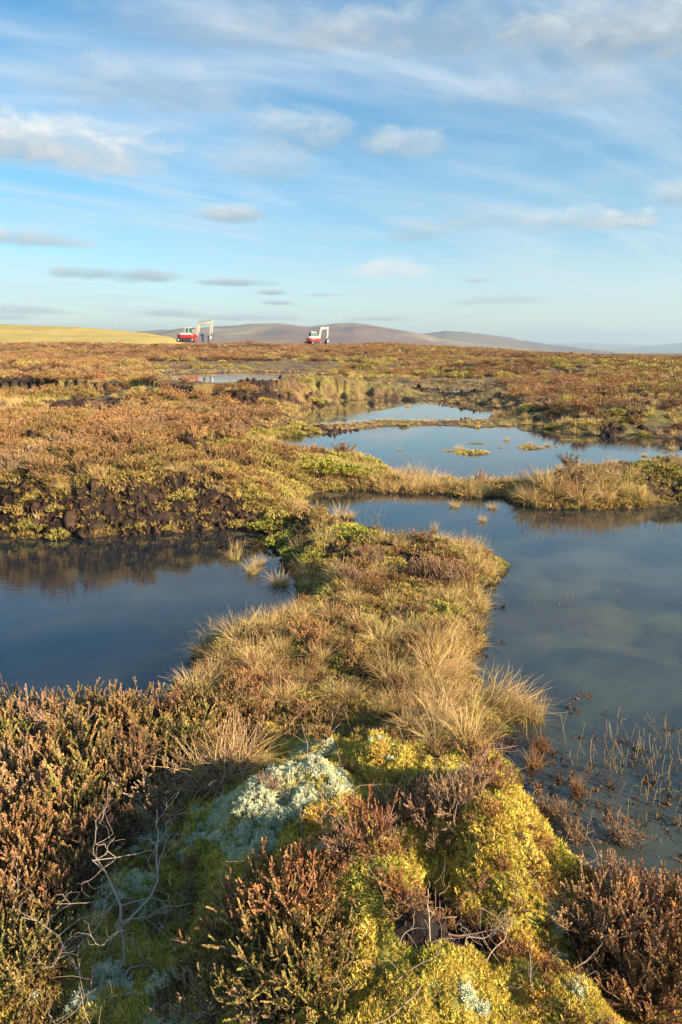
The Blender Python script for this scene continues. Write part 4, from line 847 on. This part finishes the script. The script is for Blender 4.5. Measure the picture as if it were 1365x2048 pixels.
# ------------------------------------------------------------------ excavators
def box(buf, a, b, c=(.5, .5, .5)):
    x0, y0, z0 = a; x1, y1, z1 = b
    V = [(x0,y0,z0),(x1,y0,z0),(x1,y1,z0),(x0,y1,z0),(x0,y0,z1),(x1,y0,z1),(x1,y1,z1),(x0,y1,z1)]
    Q = [(0,3,2,1),(4,5,6,7),(0,1,5,4),(1,2,6,5),(2,3,7,6),(3,0,4,7)]
    buf.add(V, [t_ for q in Q for t_ in ((q[0], q[1], q[2]), (q[0], q[2], q[3]))], c)
def prism(buf, prof, y0, y1):
    """side profile in x,z extruded across y; fan triangulated from its centre"""
    P_ = np.array(prof, float); n = len(P_); c = P_.mean(0)
    V = [(p[0], y0, p[1]) for p in P_] + [(p[0], y1, p[1]) for p in P_] + [(c[0], y0, c[1]), (c[0], y1, c[1])]; T = []
    for i in range(n):
        j = (i + 1) % n; T += [(i, j, n + j), (i, n + j, n + i), (j, i, 2 * n), (n + i, n + j, 2 * n + 1)]
    buf.add(V, T, (.5, .5, .5))
def bar(buf, p, q, w0, w1, y0, y1):
    p = np.array(p, float); q = np.array(q, float); d_ = (q - p) / np.linalg.norm(q - p); nn = np.array([-d_[1], d_[0]])
    prism(buf, [p - nn * w0 / 2, q - nn * w1 / 2, q + nn * w1 / 2, p + nn * w0 / 2], y0, y1)
def piece(name, mat, parent, fn, bevel=.03):
    bf = Buf(); fn(bf); o = link(name, bf.mesh(name, mat), parent)
    if bevel: md = o.modifiers.new('bevel', 'BEVEL'); md.width = bevel; md.segments = 2; md.limit_method = 'ANGLE'
    return o
def excavator(loc, yaw, label, boomy=0, slew=0):
    e = bpy.data.objects.new('excavator', None); COL.objects.link(e); e.location = loc; e.scale = (.94, .94, .94); e.rotation_euler = (0, 0, yaw); tag(e, label, 'excavator', 'excavators on the ridge')
    for s in (-1, 1):
        y0, y1 = (s * .62, s * 1.07) if s > 0 else (-1.07, -.62)
        pr_ = [(.35 + .33 * math.cos(a), .34 + .33 * math.sin(a)) for a in np.linspace(math.pi / 2, 3 * math.pi / 2, 9)] + [(2.95 + .33 * math.cos(a), .34 + .33 * math.sin(a)) for a in np.linspace(-math.pi / 2, math.pi / 2, 9)]
        tr = piece('track', M_BLACK, e, lambda b_: prism(b_, pr_, y0, y1))
        for wx in (.35, 2.95):
            yy = y1 + .012 if s > 0 else y0 - .012
            piece('wheel', M_STEEL, tr, lambda b_: prism(b_, [(wx + .2 * math.cos(a), .34 + .2 * math.sin(a)) for a in np.linspace(0, 2 * math.pi, 13)[:-1]], min(yy, yy - s * .05), max(yy, yy - s * .05)), 0)
    piece('undercarriage', M_BLACK, e, lambda b_: (box(b_, (.7, -.6, .3), (2.6, .6, .72))))
    piece('dozer_blade', M_RED, e, lambda b_: box(b_, (3.45, -1.05, .12), (3.55, 1.05, .55)))
    # slewing house, rounded at the tail
    out = [(3.05, -1.0), (3.2, -.7), (3.2, .75), (3.05, 1.02)] + [(1.1 + 1.12 * math.cos(a), 1.02 * math.sin(a)) for a in np.linspace(math.pi / 2, 3 * math.pi / 2, 11)]
    def plan(bf, pts, z0, z1, k=1.0):
        P_ = np.array(pts); c = P_.mean(0); n = len(P_); up_ = c + (P_ - c) * k
        V = [(p[0], p[1], z0) for p in P_] + [(p[0], p[1], z1) for p in up_] + [(c[0], c[1], z0), (c[0], c[1], z1)]; T = []
        for i in range(n):
            j = (i + 1) % n; T += [(i, j, n + j), (i, n + j, n + i), (j, i, 2 * n), (n + i, n + j, 2 * n + 1)]
        bf.add(V, T, (.5,) * 3)
    piece('lower_body', M_RED, e, lambda b_: plan(b_, out, .74, 1.30))
    piece('engine_cover', M_WHITE, e, lambda b_: plan(b_, [(2.35, -.98), (2.35, .1), (1.4, .1), (1.4, 1.0)] + [(1.1 + 1.08 * math.cos(a), .98 * math.sin(a)) for a in np.linspace(math.pi / 2, 3 * math.pi / 2, 11)], 1.302, 1.66, .93), .05)
    piece('side_cover', M_WHITE, e, lambda b_: prism(b_, [(2.36, 1.302), (3.12, 1.302), (2.9, 1.45), (2.36, 1.88)], -.95, -.35))
    cab_ = piece('cab', M_WHITE, e, lambda b_: (box(b_, (1.42, .12, 1.302), (3.1, 1.0, 1.5)), box(b_, (1.42, .12, 2.52), (2.95, 1.0, 2.64)), box(b_, (1.42, .12, 1.5), (1.52, .2, 2.52)), box(b_, (1.42, .92, 1.5), (1.52, 1.0, 2.52)),
              box(b_, (2.1, .12, 1.5), (2.18, .2, 2.52)), box(b_, (2.1, .92, 1.5), (2.18, 1.0, 2.52)), box(b_, (2.86, .12, 1.5), (2.94, .2, 2.52)), box(b_, (2.86, .92, 1.5), (2.94, 1.0, 2.52))), .02)
    for a_, b2 in [((1.53, .15, 1.5), (2.1, .17, 2.52)), ((2.18, .15, 1.5), (2.86, .17, 2.52)), ((1.53, .95, 1.5), (2.1, .97, 2.52)), ((2.18, .95, 1.5), (2.86, .97, 2.52)), ((1.45, .2, 1.5), (1.47, .92, 2.52)), ((2.9, .2, 1.5), (2.92, .92, 2.52))]:
        piece('window', M_GLASS, cab_, lambda b_, a_=a_, b2=b2: box(b_, a_, b2), 0)
    piece('seat', M_BLACK, cab_, lambda b_: (box(b_, (1.75, .35, 1.5), (2.15, .8, 1.7)), box(b_, (1.66, .35, 1.6), (1.78, .8, 2.25))))
    piece('beacon', M_ORANGE, cab_, lambda b_: tube(b_, [(1.7, .55, 2.64), (1.7, .55, 2.82)], .07, (.5,) * 3, None, 8), 0)
    piece('mirror', M_BLACK, cab_, lambda b_: (box(b_, (3.0, -.02, 2.3), (3.06, .1, 2.62)), tube(b_, [(2.9, .15, 2.5), (3.03, .05, 2.5)], .02, (.5,) * 3)), 0)
    piece('exhaust', M_BLACK, e, lambda b_: tube(b_, [(.7, -.4, 1.6), (.7, -.4, 1.95)], .06, (.5,) * 3, None, 8), 0)
    piece('swing_bracket', M_RED, e, lambda b_: prism(b_, [(3.18, .7), (3.62, .75), (3.6, 1.35), (3.35, 1.6), (3.18, 1.3)], -.22, .22))
    def boom(b_):
        prism(b_, [(3.32, 1.2), (3.55, 1.15), (4.25, 2.9), (4.55, 3.12), (6.35, 3.36), (6.4, 3.72), (4.6, 3.72), (4.2, 3.66), (3.85, 3.2)], -.16, .16)
    def boomfix(b_):   # two straight box sections meeting at the elbow
        bar(b_, (3.45, 1.2), (4.12, 3.15), .30, .50, -.15, .15); bar(b_, (4.05, 3.32), (6.45, 3.52), .52, .30, -.148, .148)
    piece('boom', M_CREAM, e, boomfix)
    piece('arm', M_CREAM, e, lambda b_: (bar(b_, (6.62, 3.95), (6.5, 3.2), .24, .42, -.12, .12), bar(b_, (6.5, 3.3), (6.12, 1.25), .40, .22, -.118, .118)))
    piece('ram', M_STEEL, e, lambda b_: tube(b_, [(4.2, 0, 3.68), (5.4, 0, 3.8)], .075, (.5,) * 3, None, 8), 0); piece('ram', M_STEEL, e, lambda b_: tube(b_, [(5.4, 0, 3.8), (6.58, 0, 3.9)], .045, (.5,) * 3, None, 8), 0)
    piece('ram', M_WHITE, e, lambda b_: tube(b_, [(3.75, 0, 1.15), (4.3, 0, 2.6)], .07, (.5,) * 3, None, 8), 0); piece('ram', M_WHITE, e, lambda b_: tube(b_, [(6.74, 0, 2.9), (6.55, 0, 1.6)], .06, (.5,) * 3, None, 8), 0)
    def bucket(b_):
        pts = [(6.3, 1.25), (6.48, .95), (6.42, .5), (6.15, .2), (5.75, .12), (5.72, .2), (6.0, .34), (6.2, .6), (6.22, .95)]
        n = len(pts); 
        for i in range(4): bar(b_, pts[i], pts[i + 1], .07, .07, -.42, .42)
        for s in (-.42, .38): prism(b_, [(6.25, 1.2), (6.45, .95), (6.40, .5), (6.15, .22), (5.78, .15), (6.0, 1.0)], s, s + .04)
        for q in (-.36, -.12, .12, .36): bar(b_, (5.78, .15), (5.62, .10), .05, .02, q - .04, q + .04)
    piece('bucket', M_STEEL, e, bucket, 0)
    return e
def gz(x_, y_): return float(height(np.array([x_]), np.array([y_]))[0])
def at_px(px, D): d_ = raydir(px, 700); t_ = D / math.hypot(d_[0], d_[1]); return d_[0] * t_, d_[1] * t_
ax_, ay_ = at_px(357, 127); ez = H + 127 * (705.1 - 686.0) / 1365
excavator((ax_, ay_, ez), R(-4), 'red and white excavator on the left with its boom raised over two people')
ax2, ay2 = at_px(611, 139); ez2 = H + 139 * (705.1 - 690.0) / 1365
excavator((ax2 + .55, ay2, ez2), R(52), 'red and white excavator standing alone in front of the broad hill')

# ------------------------------------------------------------------ people
def person(loc, yaw, label, bones, mats, split_):
    names = list(bones['v'].keys()); me = bpy.data.meshes.new('person'); me.from_pydata([bones['v'][n_][0] for n_ in names], [(names.index(a), names.index(b_)) for a, b_ in bones['e']], [])
    o = bpy.data.objects.new('person', me); COL.objects.link(o); md = o.modifiers.new('skin', 'SKIN')
    for i, n_ in enumerate(names): rr = bones['v'][n_][1]; me.skin_vertices[0].data[i].radius = rr if isinstance(rr, tuple) else (rr, rr)
    me.skin_vertices[0].data[names.index('pelvis')].use_root = True
    o.modifiers.new('sub', 'SUBSURF').levels = 2
    dg = bpy.context.evaluated_depsgraph_get(); m2 = bpy.data.meshes.new_from_object(o.evaluated_get(dg)); bpy.data.objects.remove(o)
    for m_ in mats: m2.materials.append(m_)
    for p in m2.polygons: p.material_index = split_(p.center); p.use_smooth = True
    o = link('person', m2, None, loc); o.rotation_euler = (0, 0, yaw); return tag(o, label, 'person')
STAND = dict(v={'pelvis': ((0, 0, .95), (.17, .13)), 'chest': ((0, 0, 1.30), (.21, .15)), 'neck': ((0, 0, 1.50), .075), 'head': ((0, .02, 1.60), .10), 'top': ((0, .02, 1.72), .085), 'sl': ((-.2, 0, 1.42), .09), 'el': ((-.29, -.03, 1.14), .075), 'hl': ((-.22, .14, .98), .05), 'sr': ((.2, 0, 1.42), .09),
   'er': ((.29, -.03, 1.14), .075), 'hr': ((.24, .12, .95), .05), 'kl': ((-.12, .02, .5), .085), 'al': ((-.13, -.02, .08), .06), 'fl': ((-.14, .15, .04), .05), 'kr': ((.12, .04, .5), .085), 'ar': ((.14, 0, .08), .06), 'fr': ((.15, .17, .04), .05)},
   e=[('pelvis','chest'),('chest','neck'),('neck','head'),('head','top'),('chest','sl'),('sl','el'),('el','hl'),('chest','sr'),('sr','er'),('er','hr'),('pelvis','kl'),('kl','al'),('al','fl'),('pelvis','kr'),('kr','ar'),('ar','fr')])
BEND = dict(v={'pelvis': ((0, 0, .80), (.17, .13)), 'chest': ((.18, 0, 1.08), (.19, .15)), 'neck': ((.26, 0, 1.24), .075), 'head': ((.31, 0, 1.32), .10), 'top': ((.34, 0, 1.43), .085), 'sl': ((.22, .18, 1.16), .09), 'el': ((.38, .22, .92), .07), 'hl': ((.55, .12, .80), .05), 'sr': ((.22, -.18, 1.16), .09),
   'er': ((.38, -.22, .92), .07), 'hr': ((.56, -.1, .78), .05), 'kl': ((.16, .12, .46), .085), 'al': ((-.02, .13, .08), .06), 'fl': ((.14, .14, .04), .05), 'kr': ((.14, -.12, .46), .085), 'ar': ((-.04, -.13, .08), .06), 'fr': ((.12, -.14, .04), .05)}, e=STAND['e'])
px_, py_ = at_px(407, 125)
def figure_extras(o, hx, hy, hz_, hat, mat):
    bf = Buf(); n_ = 10
    for k in range(3): tube(bf, [(hx, hy, hz_ + .035 * k), (hx, hy, hz_ + .035 * (k + 1))], [.112 - .028 * k, .106 - .03 * k - .01], (.5,) * 3, None, n_)
    link(hat, bf.mesh(hat, mat), o)
pz_ = H + 125 * (705.1 - 686.3) / 1365
pp = person((px_, py_, pz_), R(160), 'person in a long blue jacket and dark trousers standing under the excavator boom', STAND, [M_BLUE, M_DARK, M_SKIN], lambda c: 2 if c[2] > 1.50 else (0 if c[2] > .74 else 1)); figure_extras(pp, 0, .02, 1.70, 'hat', M_DARK)
px_, py_ = at_px(417.5, 125.5)
pp = person((px_, py_, pz_ - .05), R(0), 'stooping person in a brown jacket beside the excavator bucket', BEND, [M_BROWN, M_DARK, M_SKIN], lambda c: 2 if c[2] > 1.24 else (0 if c[2] > .7 else 1)); figure_extras(pp, .34, 0, 1.41, 'hat', M_DARK)
# things lying at the foot of the ochre hill
X_, Y_ = at_px(229.5, 116); zb = H + 116 * (705.1 - 688.2) / 1365
g = np.random.default_rng(3); bf = Buf(); bf.add(*clod(71).arr()); o = link('white_sack', bf.mesh('white_sack', M_WHITE, True), None, (X_, Y_, zb + .12)); o.scale = (.75, .5, .42); tag(o, 'small white sack lying on the moor edge below the ochre hill', 'sack')
X_, Y_ = at_px(238, 116); o = piece('red_crate', M_RED, None, lambda b_: (box(b_, (-.25, -.15, 0), (.25, .15, .05)), box(b_, (-.25, -.15, .05), (-.21, .15, .24)), box(b_, (.21, -.15, .05), (.25, .15, .24)), box(b_, (-.21, -.15, .05), (.21, -.12, .24)), box(b_, (-.21, .12, .05), (.21, .15, .24))), 0)
o.location = (X_, Y_, zb - .02); tag(o, 'small red crate on the moor edge just right of the white sack', 'crate')

# ------------------------------------------------------------------ haze
hv = Buf(); box(hv, (-9000, -400, -32), (9000, 12500, 230)); m = bpy.data.materials.new('air'); m.use_nodes = True; nt = NT(m.node_tree); nt.N.clear(); mo = nt.n('ShaderNodeOutputMaterial'); pv = nt.n('ShaderNodeVolumePrincipled')
pv.inputs['Color'].default_value = (.62, .82, 1.0, 1); pv.inputs['Density'].default_value = .00028; pv.inputs['Anisotropy'].default_value = 0.2; nt.L.new(pv.outputs[0], mo.inputs['Volume'])
tag(link('haze', hv.mesh('haze', m)), 'thin pale air between the camera and the far hills', 'haze', kind='stuff')
for n_ in list(bpy.data.meshes['haze'].materials): pass
